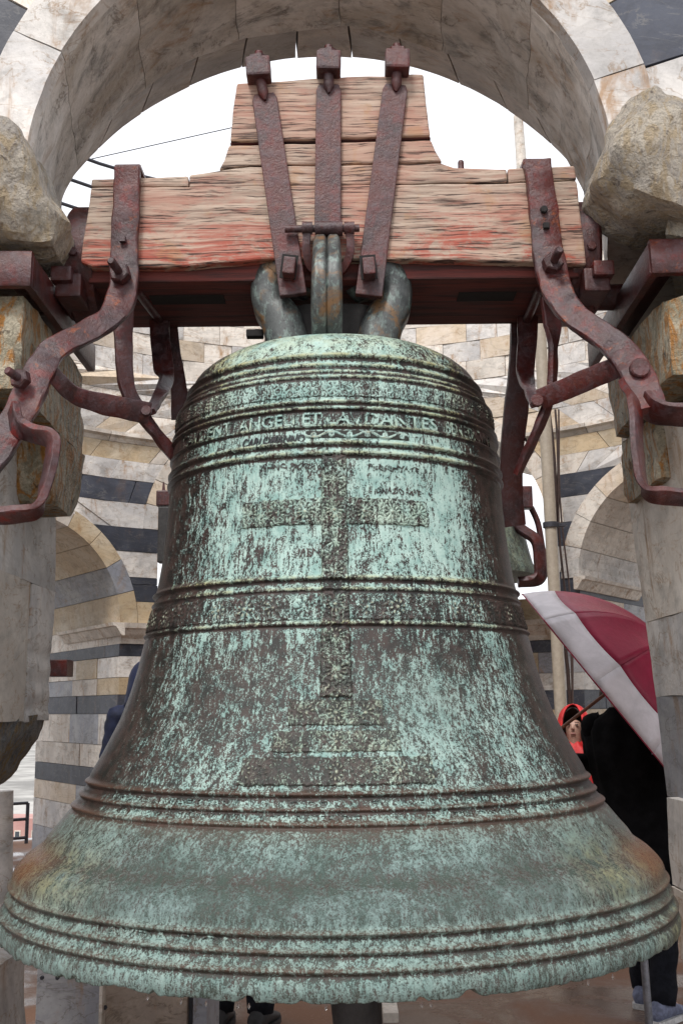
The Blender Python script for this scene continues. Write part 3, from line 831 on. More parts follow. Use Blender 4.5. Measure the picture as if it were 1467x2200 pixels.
beads = [(y, a, w_) for y, a, w_ in [(2086, .0085, .0065), (2045, .008, .006), (2006, .008, .006), (1770, .0085, .006), (1739, .007, .005), (1705, .0085, .006),
         (1338, .006, .005), (1240, .008, .0055), (1264, .004, .0045),
         (972, .0075, .006), (950, .0075, .0055), (914, .006, .004), (876, .007, .005), (862, .006, .0045), (808, .006, .005), (797, .004, .004), (783, .007, .006), (762, .008, .007)]]
BZ = [(z_front(y), a, w_) for y, a, w_ in beads]
soundbow = z_front(1905)
def R_full(z):
    r = Rz(z).copy() if hasattr(z, '__len__') else float(Rz(z))
    for zb_, a, w_ in BZ: r = r + a*np.exp(-((z-zb_)/w_)**2) - .35*a*np.exp(-((z-zb_+w_*1.7)/(w_*.8))**2)
    r = r + .009*np.exp(-((z-soundbow+.045)/.028)**2) - .010*np.exp(-((z-soundbow-.012)/.018)**2)
    return r
NS = 640
rows = []
zs = np.linspace(-.553, .93, 760)
zs_top = np.array([.94, .95, .96, .97, .98, .985])
th = np.linspace(-math.pi, math.pi, NS, endpoint=False)
def P3(t, z, h=0.):
    r = R_full(z)+h
    return np.stack([BX+r*np.sin(t), BY-r*np.cos(t), EYE+z+0*t], -1)
allrows = []
for z in list(zs)+list(zs_top):
    allrows.append(P3(th, np.full_like(th, z)))
for r, z in ((.30, .998), (.20, 1.003), (.06, 1.005)):
    allrows.append(np.stack([BX+r*np.sin(th), BY-r*np.cos(th), np.full_like(th, EYE+z)], -1))
A = np.array(allrows)
# chipped rim: lift the last rows irregularly
rim = np.array([max(0, noise.noise(Vector((math.sin(t)*7, math.cos(t)*7, 0)))-.1)*.012+max(0, noise.noise(Vector((math.sin(t)*33, math.cos(t)*33, 3)))-.22)*.035+noise.noise(Vector((math.sin(t)*60, math.cos(t)*60, 3)))*.003 for t in th])
for i in range(26):
    f = max(0, 1-i/9)**1.5; A[i, :, 2] += rim*f
    A[i, :, 0] -= (np.sin(th))*(.010*(1-i/26)**3); A[i, :, 1] += (np.cos(th))*(.010*(1-i/26)**3)
# inner surface
inner = []
for z in np.linspace(-.553, .93, 60):
    tk = .055-.02*np.clip((z+.55)/.6, 0, 1); r = float(Rz(z))-tk
    z2 = z-(0.0 if z > -.54 else 0)
    inner.append(np.stack([BX+r*np.sin(th), BY-r*np.cos(th), EYE+z2+(rim*.8 if z < -.55 else 0*th)], -1))
inner = np.array(inner)[::1]
ALL = np.concatenate([inner[::-1], A]); nr = len(ALL)
me = bpy.data.meshes.new('bell_body')
V = ALL.reshape(-1, 3)
ii, jj = np.meshgrid(np.arange(nr-1), np.arange(NS), indexing='ij'); j2 = (jj+1) % NS
Q = np.stack([ii*NS+jj, ii*NS+j2, (ii+1)*NS+j2, (ii+1)*NS+jj], -1).reshape(-1, 4)
def np_mesh(me, V, Q):
    me.vertices.add(len(V)); me.vertices.foreach_set('co', V.astype(np.float32).ravel())
    me.loops.add(len(Q)*4); me.loops.foreach_set('vertex_index', Q.astype(np.int32).ravel())
    me.polygons.add(len(Q)); me.polygons.foreach_set('loop_start', np.arange(0, len(Q)*4, 4, dtype=np.int32)); me.polygons.foreach_set('loop_total', np.full(len(Q), 4, np.int32))
    me.update(calc_edges=True); me.validate()
    me.polygons.foreach_set('use_smooth', np.ones(len(Q), bool))
np_mesh(me, V, Q)
SB = z_front(1903)
INS0, INS1 = z_front(913), z_front(879)
def sm(x, a, b):
    t = np.clip((x-a)/(b-a), 0, 1); return t*t*(3-2*t)
def patina_shade_attrs(T, Z):
    """coverage of verdigris, smooth-grey tone, lichen and rust, by azimuth and height: wear, with shade of beads, soundbow and sides put in"""
    aT = np.abs(T)
    kx = [-.56, -.50, -.44, -.40, -.33, -.26, -.235, -.18, -.05, .08, .17, .19, .29, .32, .60, .65, .80, .92, 1.01]
    ky = [.60, .60, .62, .56, .54, .48, .58, .50, .46, .44, .43, .48, .54, .66, .68, .64, .64, .68, .80]
    cov = np.interp(Z, kx, ky)
    kt = [.90, .50, .55, 1.0, .95, .60, .20, .15, .15, .15, .05, .0, 0, 0, 0, 0, 0, 0, 0]
    tone = np.interp(Z, kx, kt)
    # bare brown metal: broad patch left of centre below the frieze
    cov = cov-.26*np.exp(-((T+.32)/.24)**2-((Z-.07)/.11)**2)-.2*np.exp(-((T+.62)/.30)**2-((Z+.10)/.2)**2)
    cov = cov-.28*np.exp(-((T-.42)/.30)**2-((Z-.14)/.045)**2)
    cov = cov+.14*np.exp(-((T-.38)/.28)**2-((Z+.06)/.12)**2); tone = tone+.35*np.exp(-((T-.36)/.25)**2-((Z+.0)/.10)**2)
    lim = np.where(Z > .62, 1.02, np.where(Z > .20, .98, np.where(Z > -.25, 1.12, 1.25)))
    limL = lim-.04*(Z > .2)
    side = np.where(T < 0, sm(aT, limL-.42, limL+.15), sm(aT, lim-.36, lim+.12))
    cov = cov-.35*np.exp(-((Z-SB)/.016)**2)*(aT < 1.0)  # dark band at the soundbow: its shadow put into the coverage
    cov = cov-side*np.where(Z > -.25, .85, .30); tone = tone*(1-.3*side)  # dark sides: sparser patina plus arch shade, both put into coverage
    cov = cov-.25*np.exp(-((T-.62)/.16)**2)*(Z > .9)
    lich = .55*sm(aT, .45, .95)*sm(Z, .62, .8)+.30*sm(Z, .86, .95)
    lich = lich+.5*np.exp(-((Z+.37)/.06)**2)*sm(aT, .55, .9)+.6*sm(T, .85, 1.15)*sm(-Z, .42, .52)
    lich = lich+.35*sm(aT, .30, .95)*(Z > .28)*(Z < .32)
    rust = 1.0*sm(aT, .85, 1.15)*np.exp(-((Z+.375)/.05)**2)+.15*np.exp(-((Z+.26)/.02)**2)
    cov = cov-.26*((Z > INS0) & (Z < INS1))
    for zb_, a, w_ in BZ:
        g_ = np.exp(-((Z-zb_)/(w_*1.1))**2); below = np.exp(-((Z-zb_+w_*1.7)/(w_*.8))**2)  # 'below' darkens under each bead: underside shade put into the coverage
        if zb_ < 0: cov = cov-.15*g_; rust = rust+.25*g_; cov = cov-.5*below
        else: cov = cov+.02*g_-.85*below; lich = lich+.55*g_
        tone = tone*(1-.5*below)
    return np.clip(cov, -.4, 1.2), np.clip(tone, 0, 1), np.clip(lich, 0, 1), np.clip(rust, 0, 1)
def add_attr(me, name, arr):
    a = me.attributes.new(name, 'FLOAT', 'POINT'); a.data.foreach_set('value', np.asarray(arr, np.float32).ravel())
TT = np.tile(th, nr); Zv = V[:, 2]-EYE
cov, tone, lich, rust = patina_shade_attrs(TT, Zv)
for n_, a_ in (('patina_and_shade', cov), ('tone', tone), ('lichen', lich), ('rust', rust), ('relief', np.full(len(V), .5))): add_attr(me, n_, a_)
bell = empty('bronze_bell', (BX, BY, EYE-.55), 'huge green verdigris bronze bell with cross relief hanging in the arch', 'bell')
link('bell_body', me, MAT['bell'], bell)

# relief patches -------------------------------------------------
def vnoise(S, T_, f, seed):
    rng = np.random.RandomState(seed); G = rng.rand(256, 256)
    x = S*f; y = T_*f; xi = np.floor(x).astype(int); yi = np.floor(y).astype(int); fx = x-xi; fy = y-yi
    fx = fx*fx*(3-2*fx); fy = fy*fy*(3-2*fy)
    g_ = lambda a, b: G[a % 256, b % 256]
    return (g_(xi, yi)*(1-fx)+g_(xi+1, yi)*fx)*(1-fy)+(g_(xi, yi+1)*(1-fx)+g_(xi+1, yi+1)*fx)*fy
def floral(S, Tt, cell, seed=1, petals=9):
    """cast flower-and-tendril ornament; S along, Tt across, metres; returns 0..1"""
    c = np.round(S/cell); u = (S-c*cell)/cell*2; v = Tt/cell*2
    par = (c % 2)
    rho = np.hypot(u, v); ang = np.arctan2(v, u)
    pet = .5+.5*np.cos(petals*ang+ (3.0*rho*np.where(par > 0, 1, -1)))
    ros = np.exp(-(rho/.16)**2)*1.0+pet*np.exp(-((rho-.42)/.20)**2)*.95+np.exp(-((rho-.74-.06*np.cos(6*ang))/.055)**2)*.6
    # scrolls between
    uu = u-np.sign(u)*1.0; r2 = np.hypot(uu, np.abs(v)-.55); a2 = np.arctan2(np.abs(v)-.55, uu)
    sp = .5+.5*np.cos(22*r2-1.0*a2*2)
    scr = sp*np.exp(-(r2/.42)**2)*.8
    w1 = vnoise(S+3, Tt+2, 150, seed); w2 = vnoise(S+7, Tt+5, 330, seed+1)
    leaf = np.exp(-((w1-.5)/.10)**2)*.65
    h = np.maximum(np.maximum(ros, scr), leaf*(rho > .55))
    return np.clip(h*.85+.25*(w2-.5)+.05, 0, 1)
def guilloche(S, Tt, per, half):
    a = Tt-half*.55*np.sin(2*np.pi*S/per); b = Tt+half*.55*np.sin(2*np.pi*S/per)
    w = half*.16
    h = np.exp(-(a/w)**2)+np.exp(-((np.hypot(((S/per*2) % 1-.5)*per/2, Tt*1.0)-half*.30)/w)**2)*.8
    return np.clip(h+.3*(vnoise(S+1, Tt+1, 260, 5)-.5), 0, 1)
def patch(name, z0, z1, half_m, fn, depth, res=.0022, tc=0., edge=.004, base=.0015, dcov=0., lichb=0.):
    """relief plate: z0..z1, half width in metres either side of azimuth tc (None = all the visible front)"""
    zm = (z0+z1)/2; Rm = float(Rz(zm))
    nz = max(8, int((z1-z0)/res)); nt_ = int(2*half_m/res)
    z = np.linspace(z0, z1, nz); s = np.linspace(-half_m, half_m, nt_)
    S, Z = np.meshgrid(s, z)
    H = fn(S, Z-zm)*(.45+.75*vnoise(S+9, Z+9, 22, 31))
    e = np.minimum(np.minimum(S+half_m, half_m-S), np.minimum(Z-z0, z1-Z)); e = e+(vnoise(S+4, Z+8, 110, 17)-.75)*.004; em = np.clip(e/edge, 0, 1)
    h = (base+depth*.95*H)*em-.004*(1-em)
    T_ = tc+S/Rm
    Pn = P3(T_, Z, h)
    V_ = Pn.reshape(-1, 3); i_, j_ = np.meshgrid(np.arange(nz-1), np.arange(nt_-1), indexing='ij')
    Q_ = np.stack([i_*nt_+j_, i_*nt_+j_+1, (i_+1)*nt_+j_+1, (i_+1)*nt_+j_], -1).reshape(-1, 4)
    m_ = bpy.data.meshes.new(name); np_mesh(m_, V_, Q_)
    c_, t_, l_, r_ = patina_shade_attrs(T_.ravel(), Z.ravel())
    for n_, a_ in (('patina_and_shade', c_+dcov), ('tone', t_), ('lichen', np.clip(l_+lichb, 0, 1)), ('rust', r_), ('relief', .08+.9*H.ravel()*em.ravel()+.35*(1-em.ravel()))): add_attr(m_, n_, a_)
    return link(name, m_, MAT['bell'], bell)
zf = z_front
patch('upper_frieze', zf(855), zf(814), 0.62, lambda S, T_: floral(S, T_, .052, 3, 8), .0055, dcov=-.02)
patch('scroll_frieze', zf(944), zf(921), 0.137, lambda S, T_: guilloche(S, T_, .09, .014), .004, dcov=.05, tc=.13)
patch('bead_frieze', zf(806), zf(800), .58, lambda S, T_: .5+.5*np.cos(2*np.pi*S/.012)*np.cos(T_*400), .003, .0018)
patch('middle_frieze', zf(1334), zf(1272), 0.72, lambda S, T_: floral(S, T_, .075, 9, 8), .006, dcov=-.12)
patch('cross_upright', zf(1500), zf(975), .036, lambda S, T_: floral(T_, S, .078, 12, 12), .0085, dcov=-.19, lichb=.25, base=.004)
patch('cross_arm', zf(1129), zf(1066), .245, lambda S, T_: floral(S, T_, .072, 15, 11), .0075, dcov=-.14, base=.0015, lichb=.2)
patch('cross_step', zf(1562), zf(1500), .112, lambda S, T_: floral(S, T_, .066, 18, 10), .0065, dcov=-.10, lichb=.28)
patch('cross_step', zf(1619), zf(1566), .148, lambda S, T_: floral(S, T_, .058, 21, 10), .0065, dcov=-.10, lichb=.28)
patch('cross_step', zf(1692), zf(1623), .222, lambda S, T_: floral(S, T_, .070, 24, 10), .0070, dcov=-.20, lichb=.22)

def wrap_text(txt, size, x0, x1, yb, mat, name, depth=.004, shear=0., lift=.0, label=None, zoff=0., width_fit=True, wob=0.):
    """cast letters curved on the bell: spans image x0..x1 at the front, base line at image height yb"""
    cu_ = bpy.data.curves.new('t', 'FONT'); cu_.body = txt; cu_.size = 1; cu_.extrude = .5; cu_.shear = shear; cu_.resolution_u = 3
    cu_.offset = .012 if depth > .002 else .02
    ob = bpy.data.objects.new('t', cu_); COL.objects.link(ob); dg = bpy.context.evaluated_depsgraph_get()
    m0 = bpy.data.meshes.new_from_object(ob.evaluated_get(dg)); bpy.data.objects.remove(ob)
    bm = bmesh.new(); bm.from_mesh(m0)
    bmesh.ops.triangulate(bm, faces=bm.faces[:])
    m0b = bm; xs = [v.co.x for v in bm.verts]; mn, mxx = min(xs), max(xs)
    zb0 = z_front(yb); Rm = float(Rz(zb0))
    k = BY-Rm
    t0 = math.asin(max(-.99, min(.99, (ray(x0, yb).x*k-BX)/Rm))) if abs(x0) < 5000 else 0
    # exact azimuth of an image column on the ring
    def azim(px):
        best = None
        for t in np.linspace(-1.2, 1.2, 481):
            p = Vector((BX+Rm*math.sin(t), BY-Rm*math.cos(t), EYE+zb0)); q = proj(p)
            if best is None or abs(q[0]-px) < best[0]: best = (abs(q[0]-px), t)
        return best[1]
    ta, tb = azim(x0), azim(x1)
    for v in bm.verts:
        f = (v.co.x-mn)/(mxx-mn); t = ta+(tb-ta)*f
        z = zb0+v.co.y*size+wob*math.sin(f*37)+zoff
        hh = (v.co.z+.5)*depth-.0015*(v.co.z < 0)+lift
        r = float(Rz(z))+hh
        v.co = Vector((BX+r*math.sin(t), BY-r*math.cos(t), EYE+z))
    bm.to_mesh(m0); bm.free()
    o = link(name, m0, mat, bell)
    n = len(m0.vertices); co = np.empty(n*3, np.float32); m0.vertices.foreach_get('co', co); co = co.reshape(-1, 3)
    T_ = np.arctan2(co[:, 0]-BX, BY-co[:, 1]); c_, t_, l_, r_ = patina_shade_attrs(T_, co[:, 2]-EYE)
    for n_, a_ in (('patina_and_shade', c_+(.42 if zb0 > 0 else .12)), ('tone', t_), ('lichen', l_), ('rust', r_), ('relief', np.full(n, .50))): add_attr(m0, n_, a_)
    if label: o['label'] = label
    return o
hL = (zf(884)-zf(911))*1.36
wrap_text('GAVDENT', hL, 395, 497, 911, MAT['bell'], 'inscription', .0045)
wrap_text('ANGELI ET', hL, 513, 690, 911, MAT['bell'], 'inscription', .0045)
wrap_text('LAVDANTES', hL, 700, 938, 911, MAT['bell'], 'inscription', .0045)
wrap_text('BENEDICVNT', hL, 955, 1052, 911, MAT['bell'], 'inscription', .0045)
wrap_text('CARLOMANNO', .030, 523, 655, 948, MAT['marker'], 'graffiti', .0008, .35, .0035, 'black marker scrawl CARLOMANNO', wob=.002)
for t_, x0, x1, y0, sz in (('PRESENTATE', 790, 900, 1008, .017), ('E IGNAZIO SAVE', 792, 905, 1058, .020), ('ANNO MDCLV', 560, 690, 1003, .017), ('G', 678, 692, 1022, .03), ('IRENE', 640, 700, 1192, .022), ('R', 476, 488, 1078, .026)):
    o_ = wrap_text(t_, sz, x0, x1, y0, MAT['bell'], 'scratched_word', .0012, .12, .0004, wob=.004)
    o_.data.attributes['patina_and_shade'].data.foreach_set('value', np.full(len(o_.data.vertices), .05, np.float32))
wrap_text('MIHI GLORIA SEPTVMVIRI ADORATE DOMINVM IN ATRIO SANCTO EIVS', .020, 240, 1200, 1765, MAT['bell'], 'inscription', .0030)
wrap_text('OPERA MARIAE PISARVM ANNO DOMINI CVM MELIORI FORMA REFECTA', .018, 260, 1180, 1733, MAT['bell'], 'inscription', .0028)
wrap_text('LAVDA SION', .024, 205, 520, 2037, MAT['bell'], 'inscription', .0022)

# crown loops
def loop_ob(pts, rad, name='crown_loop', flat=1.0, ridge=True):
    C = catmull(pts, 8); rr_ = lerp_list(rad, 8, 0); N = len(C); vs = []; seg = 24; prev = None
    for i, c in enumerate(C):
        T = (C[min(i+1, N-1)]-C[max(i-1, 0)]).normalized()
        a = Vector((1, 0, 0)) if name == 'centre_crown_loop' else Vector((0, 1, 0))
        a = (a-T*a.dot(T)).normalized(); b = T.cross(a)
        for j in range(seg):
            t = 2*math.pi*j/seg
            rr = rr_[i]*(1-.17*math.exp(-((math.sin(t/1)-1)/.08)**2)*1 -.17*math.exp(-((math.sin(t)+1)/.08)**2))
            vs.append(c+a*math.cos(t)*rr*flat+b*math.sin(t)*rr)
    fs = []
    for i in range(N-1):
        for j in range(seg): fs.append([i*seg+j, i*seg+(j+1) % seg, (i+1)*seg+(j+1) % seg, (i+1)*seg+j])
    fs += [list(range(seg))[::-1], [(N-1)*seg+j for j in range(seg)]]
    return mk(name, vs, fs, MAT['bronze'], bell, True)
kc = 2.875
for sg, pxs in ((-1, [(628, 716), (606, 696), (584, 662), (577, 622), (588, 594), (616, 582), (650, 594)]),
                (1, [(796, 716), (822, 700), (842, 665), (847, 627), (836, 598), (806, 586), (772, 598)])):
    for dk in (0, .28):
        pts = [W(x, y, kc+dk)+(Vector((0, 0, -.02)) if i == 0 else (Vector((0, .07, .0)) if i == 6 else Vector((0, 0, 0)))) for i, (x, y) in enumerate(pxs)]
        if dk:
            base = [W(x, y, kc) for x, y in pxs]; pts = [Vector((p.x*.9, kc+dk, p.z)) for p in base]
            pts[0].z = EYE+.97; pts = [Vector((p.x, p.y, p.z)) for p in pts]
        else:
            pts[0].z = EYE+.965
        loop_ob(pts, [.074, .068, .061, .057, .058, .060, .058], flat=.95)
# centre double loop, its bight towards the camera
pts = [W(702, 712, 2.70), W(702, 660, 2.64), W(702, 590, 2.62), W(702, 540, 2.66), W(702, 516, 2.73), W(702, 530, 2.82), W(702, 600, 2.9)]
pts[0].z = EYE+.98
for q in (-1, 1):
    loop_ob([p+Vector((q*.0185, 0, 0)) for p in pts], [.024, .025, .024, .0215, .019, .018, .02], 'centre_crown_loop', .95)
cv, cf = box_data((BX-.005, BY, EYE+1.06), (.24, .30, .20), .2); mk('crown_block', cv, cf, MAT['darkhole'], bell)  # near-black block between the loops, its colour standing in for crown shade
lv, lf = box_data(W(548, 718, 2.9), (.05, .03, .022), .15); mk('lug', lv, lf, MAT['darkhole'], bell)
# clapper
clp = empty('bell_clapper', (BX+.05, BY, EYE-.9), 'dark iron clapper tail showing below the bell rim at centre', 'clapper')
ct = W(765, 2150, 3.0); cb = W(773, 2235, 3.0)
ax_ = [Vector((BX, BY, EYE+.8)), Vector((BX+.01, BY, EYE-.15))]
tube('shaft', [ax_[0], ax_[1]], .03, MAT['metal_cl'], clp, 16)
tube('ball', [Vector((ct.x-.01, 3, EYE-.15)), Vector((ct.x-.005, 3, EYE-.25)), Vector((ct.x, 3, EYE-.38)), Vector((ct.x, 3, EYE-.48)), Vector((ct.x, 3, EYE-.58))], [.035, .085, .115, .10, .074], MAT['metal_cl'], clp, 28, True)
tube('tail', [Vector((ct.x, 3, EYE-.58)), Vector((ct.x, 3, ct.z)), Vector((cb.x, 3, cb.z-.05))], [.074, .069, .062], MAT['metal_cl'], clp, 28)
# rain drops hanging from the rim
def rimpt(x):
    best = None
    for t in np.linspace(-1.2, 1.2, 961):
        p = Vector((BX+.893*math.sin(t), BY-.893*math.cos(t), EYE-.553)); q = proj(p)
        if best is None or abs(q[0]-x) < best[0]: best = (abs(q[0]-x), p)
    return best[1]
s_ = NB('water'); s_.b.inputs['Transmission Weight'].default_value = 1; s_.b.inputs['IOR'].default_value = 1.33; s_.b.inputs['Roughness'].default_value = .02; s_.b.inputs['Base Color'].default_value = (1, 1, 1, 1); MAT['water'] = s_.m
dropmesh = None
for i, x in enumerate((318, 390, 442, 512, 536, 700, 905, 925, 1262, 1315)):
    p = rimpt(x)
    if dropmesh is None:
        prf = [(0, .009), (.0015, .006), (.0032, .001), (.0042, -.003), (.0038, -.0065), (.002, -.009), (0.0001, -.0098)]
        rings = [[Vector((r*math.cos(a), r*math.sin(a), z)) for a in np.linspace(0, 2*math.pi, 10, endpoint=False)] for r, z in [(max(r, .0003), z) for r, z in prf]]
        v_, f_ = loft(rings); o = mk('rain_drop', v_, f_, MAT['water'], None, True); dropmesh = o.data
    else: o = bpy.data.objects.new('rain_drop', dropmesh); COL.objects.link(o)
    o.scale = (.6, .6, .6); o.location = p+Vector((0, 0, -.004))
    tag(o, ('leftmost', 'second', 'third', 'fourth', 'fifth', 'sixth', 'seventh', 'eighth', 'ninth', 'rightmost')[i]+' of the rain drops hanging along the chipped rim of the bell', 'drop', 'rain drops on the bell rim')

# ------------------------------------------------------------------ headstock (beam)
hs = empty('bell_headstock', (BX, BY, EYE+1.24), 'weathered red oak beam with humped top and iron straps carrying the bell', 'beam')
KB = 2.80; TH = (0, .40, 0)
def poly(pts, k=KB, dz=0): return [W(x, y, k) for x, y in pts]
def wood_piece(name, pts, k=KB, thick=.40, mat='wood', bev=.006):
    # densify the outline and roughen it slightly so edges are worn
    P_ = poly(pts, k); out = []
    for i in range(len(P_)):
        a, b = P_[i], P_[(i+1) % len(P_)]; n = max(1, int((b-a).length/.03))
        for q in range(n):
            p = a.lerp(b, q/n); nn = noise.noise_vector(p*14)*.0028+noise.noise_vector(p*50)*.0012; out.append(Vector((p.x+nn.x, p.y, p.z+nn.z)))
    return prism(name, out, (0, thick, 0), MAT[mat], hs, bev)
wood_piece('main_timber', [(196, 402), (1090, 393), (1238, 388), (1257, 553), (1258, 568), (1130, 562), (870, 556), (560, 556), (400, 572), (200, 573), (173, 562)])
# shallow top boards at both ends
wood_piece('top_board', [(197, 384), (404, 378), (404, 400), (196, 400)])
wood_piece('top_board', [(1091, 362), (1233, 354), (1238, 386), (1091, 391)])
wood_piece('plank', [(406, 376), (470, 366), (540, 357), (900, 352), (945, 350), (975, 359), (1089, 363), (1089, 390), (406, 404)])
wood_piece('plank', [(492, 312), (925, 300), (934, 322), (950, 348), (540, 355), (470, 364), (482, 342)], k=KB+.003)
wood_piece('plank', [(495, 303), (500, 240), (510, 178), (700, 166), (909, 158), (916, 225), (924, 290)], k=KB-.002)
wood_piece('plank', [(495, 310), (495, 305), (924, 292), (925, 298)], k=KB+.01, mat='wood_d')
# dark underside: recessed lower timber, slots
def under(name, x0, x1, y0, y1, k0, k1, mat='wood_d'):
    pass
zU = W(733, 566, KB).z
xl, xr = W(178, 566, KB).x, W(1256, 566, KB).x
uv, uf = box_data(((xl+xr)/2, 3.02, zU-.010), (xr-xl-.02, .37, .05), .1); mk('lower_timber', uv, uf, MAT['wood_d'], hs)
for (xa, xb) in ((320, 480), (985, 1110)):
    a_, b_ = W(xa, 610, 2.93), W(xb, 610, 2.93)
    sv, sf = box_data(((a_.x+b_.x)/2, 2.97, zU-.034), (b_.x-a_.x, .07, .006), .3); mk('slot', sv, sf, MAT['darkhole'], hs)
# coil hose under the beam
hc = []
a_, b_ = W(320, 648, 3.12), W(560, 636, 3.12)
for i in range(300):
    t = i/299; c = a_.lerp(b_, t); q = t*2*math.pi*34; hc.append(c+Vector((0, math.cos(q)*.012, math.sin(q)*.012+.012)))
hz = tube('coiled_cable', hc, .0035, MAT['black_rubber'], None, 6); tag(hz, 'black coiled cable under the left half of the beam', 'cable')
hc = []
ctrl = catmull([W(70, 575, 3.0), W(105, 555, 3.05), W(140, 525, 3.15)], 40)
for i, c in enumerate(ctrl):
    pass
N_ = 240
for i in range(N_):
    t = i/(N_-1)*(len(ctrl)-1); j = min(int(t), len(ctrl)-2); c = ctrl[j].lerp(ctrl[j+1], t-j); q = i/(N_-1)*2*math.pi*16
    hc.append(c+Vector((math.cos(q)*.016*.5, math.sin(q)*.02, math.cos(q)*.018)))
hz = tube('coiled_cable', hc, .0048, MAT['black_rubber'], None, 6); tag(hz, 'black corrugated hose behind the left end of the beam', 'hose')

def nut(name, p, r, h, axis, mat, parent, stem=0, stem_r=None, sides=6, rot=0.):
    axis = Vector(axis).normalized(); a = axis.orthogonal().normalized(); a = Matrix.Rotation(rot, 3, axis) @ a; b = axis.cross(a)
    rings = []
    for d, rr in ((0, r), (h*.85, r), (h, r*.86)):
        rings.append([p+axis*d+(a*math.cos(2*math.pi*i/sides)+b*math.sin(2*math.pi*i/sides))*rr for i in range(sides)])
    vs, fs = loft(rings); o = mk(name, vs, fs, mat, parent)
    if stem:
        vs, fs = tube_data([p+axis*h*.8, p+axis*(h+stem*.9), p+axis*(h+stem)], [stem_r, stem_r, stem_r*.7], 14); mk('bolt_shank', vs, fs, mat, o, True, 40)
    return o
# three suspension straps
def susp(x0, y0, x1, y1, wpx, nm='suspension_strap', k=KB-.016, point=True, bot=None):
    a, b = W(x0, y0, k), W(x1, y1, k); wd = wpx/F*k*1.02
    d = (b-a).normalized(); r = Vector((1, 0, 0)); r = (r-d*r.dot(d)).normalized()
    o = [a-r*wd*.40, a-r*wd*.5+d*.02, b-r*wd*.52, b+r*wd*.52, a+r*wd*.5+d*.02, a+r*wd*.40, a+r*wd*.12, a+d*.022, a-r*wd*.12]
    return prism(nm, o, (0, .024, 0), MAT['iron'], hs, .003)
s1 = susp(567, 200, 630, 632, 58); s2 = susp(706, 180, 704, 492, 58); s3 = susp(850, 180, 792, 634, 58)
# widen at foot plates
for (x, y) in ((622, 577), (792, 578)):
    v_, f_ = box_data(W(x, y+1, KB-.04), (.034, .060, .050), .12, Matrix.Rotation(.12 if x < 700 else -.08, 3, 'Y')); mk('wedge', v_, f_, MAT['iron'], hs)
    v_, f_ = box_data(W(x-1, y-4, KB-.031), (.046, .004, .072), .1, Matrix.Rotation(.12 if x < 700 else -.08, 3, 'Y')); mk('wedge_slot', v_, f_, MAT['darkhole'], hs)
for (x, y, xb, yb) in ((556, 158, 566, 200), (706, 145, 706, 185), (853, 142, 851, 182)):
    a, b = W(x, y, KB-.02), W(xb, yb, KB-.02)
    tube('threaded_rod', [a+(a-b)*.3, a, b, b+(b-a)*.35], [.013, .014, .016, .004], MAT['iron'], hs, 14)
    ax = (a-b).normalized()
    v_, f_ = box_data(a+Vector((0, .0, .006)), (.072, .070, .062), .12, Matrix.Rotation(-.06 if x < 600 else .03, 3, 'Y')); mk('square_nut', v_, f_, MAT['iron'], hs)
    nut('hex_cap', a+Vector((0, 0, .028)), .036, .020, (0, 0, 1), MAT['iron'], hs, .024, .012, 6, .3 if x > 800 else 0)
# hinge of the middle strap
tube('hinge_pin', [W(612, 492, KB-.035), W(772, 490, KB-.035)], .0105, MAT['iron_d'], hs, 14)
for x in (660, 750):
    tube('hinge_knuckle', [W(x-11, 490, KB-.035), W(x+11, 490, KB-.035)], .018, MAT['iron'], hs, 16)
tube('hinge_knuckle', [W(677, 491, KB-.033), W(736, 491, KB-.033)], .021, MAT['iron'], hs, 18)
strap('stirrup', [W(660, 492, KB-.03), W(658, 540, KB-.02), W(668, 575, KB), W(700, 592, KB+.04), W(735, 580, KB), W(752, 540, KB-.02), W(750, 492, KB-.03)], .02, .022, (0, 1, 0), MAT['iron'], hs)
# end caps, gudgeons and rings
for sg, xs_, lab in ((-1, (172, 140), 'l'), (1, (1256, 1300), 'r')):
    cxp = W(xs_[0], 530, KB).x; z = EYE+1.39
    zc_ = W(733, 545, 2.9).z
    rings = []
    for dx, r in ((-.05*sg*-1, .0), ):
        pass
    o0 = Vector((cxp-sg*.03, 3.0, zc_))
    pts = [o0, o0+Vector((sg*.085, 0, 0)), o0+Vector((sg*.09, 0, 0))]
    def ringpoly(x, r): return [Vector((x, 3.0+r*1.05*math.cos(t), zc_+r*math.sin(t))) for t in np.linspace(0, 2*math.pi, 32, endpoint=False)]
    vs, fs = loft([ringpoly(o0.x, .185), ringpoly(o0.x+sg*.075, .185), ringpoly(o0.x+sg*.085, .175)]); mk('end_ring', vs, fs, MAT['iron_o' if sg > 0 else 'iron'], hs, True, 40)
    tube('gudgeon', [Vector((o0.x+sg*.08, 3.0, zU-.03)), Vector((o0.x+sg*.22, 3.0, zU-.03))], .04, MAT['iron_d'], hs, 20)
    v_, f_ = box_data(Vector((o0.x+sg*.06, 2.9, zU-.055)), (.075, .20, .07), .1); mk('bearing_block', v_, f_, MAT['iron_d'], hs)
    v_, f_ = box_data(Vector((o0.x+sg*.075, 2.80, zU-.03)), (.06, .05, .045), .15); mk('bearing_nut', v_, f_, MAT['iron'], hs)
    nut('stud', Vector((o0.x+sg*.05, 2.805, zc_-.03)), .014, .012, (0, -1, 0), MAT['iron_d'], hs)
nut('stud', W(990, 366, KB+.05), .009, .03, (0, 0, 1), MAT['iron_d'], hs)

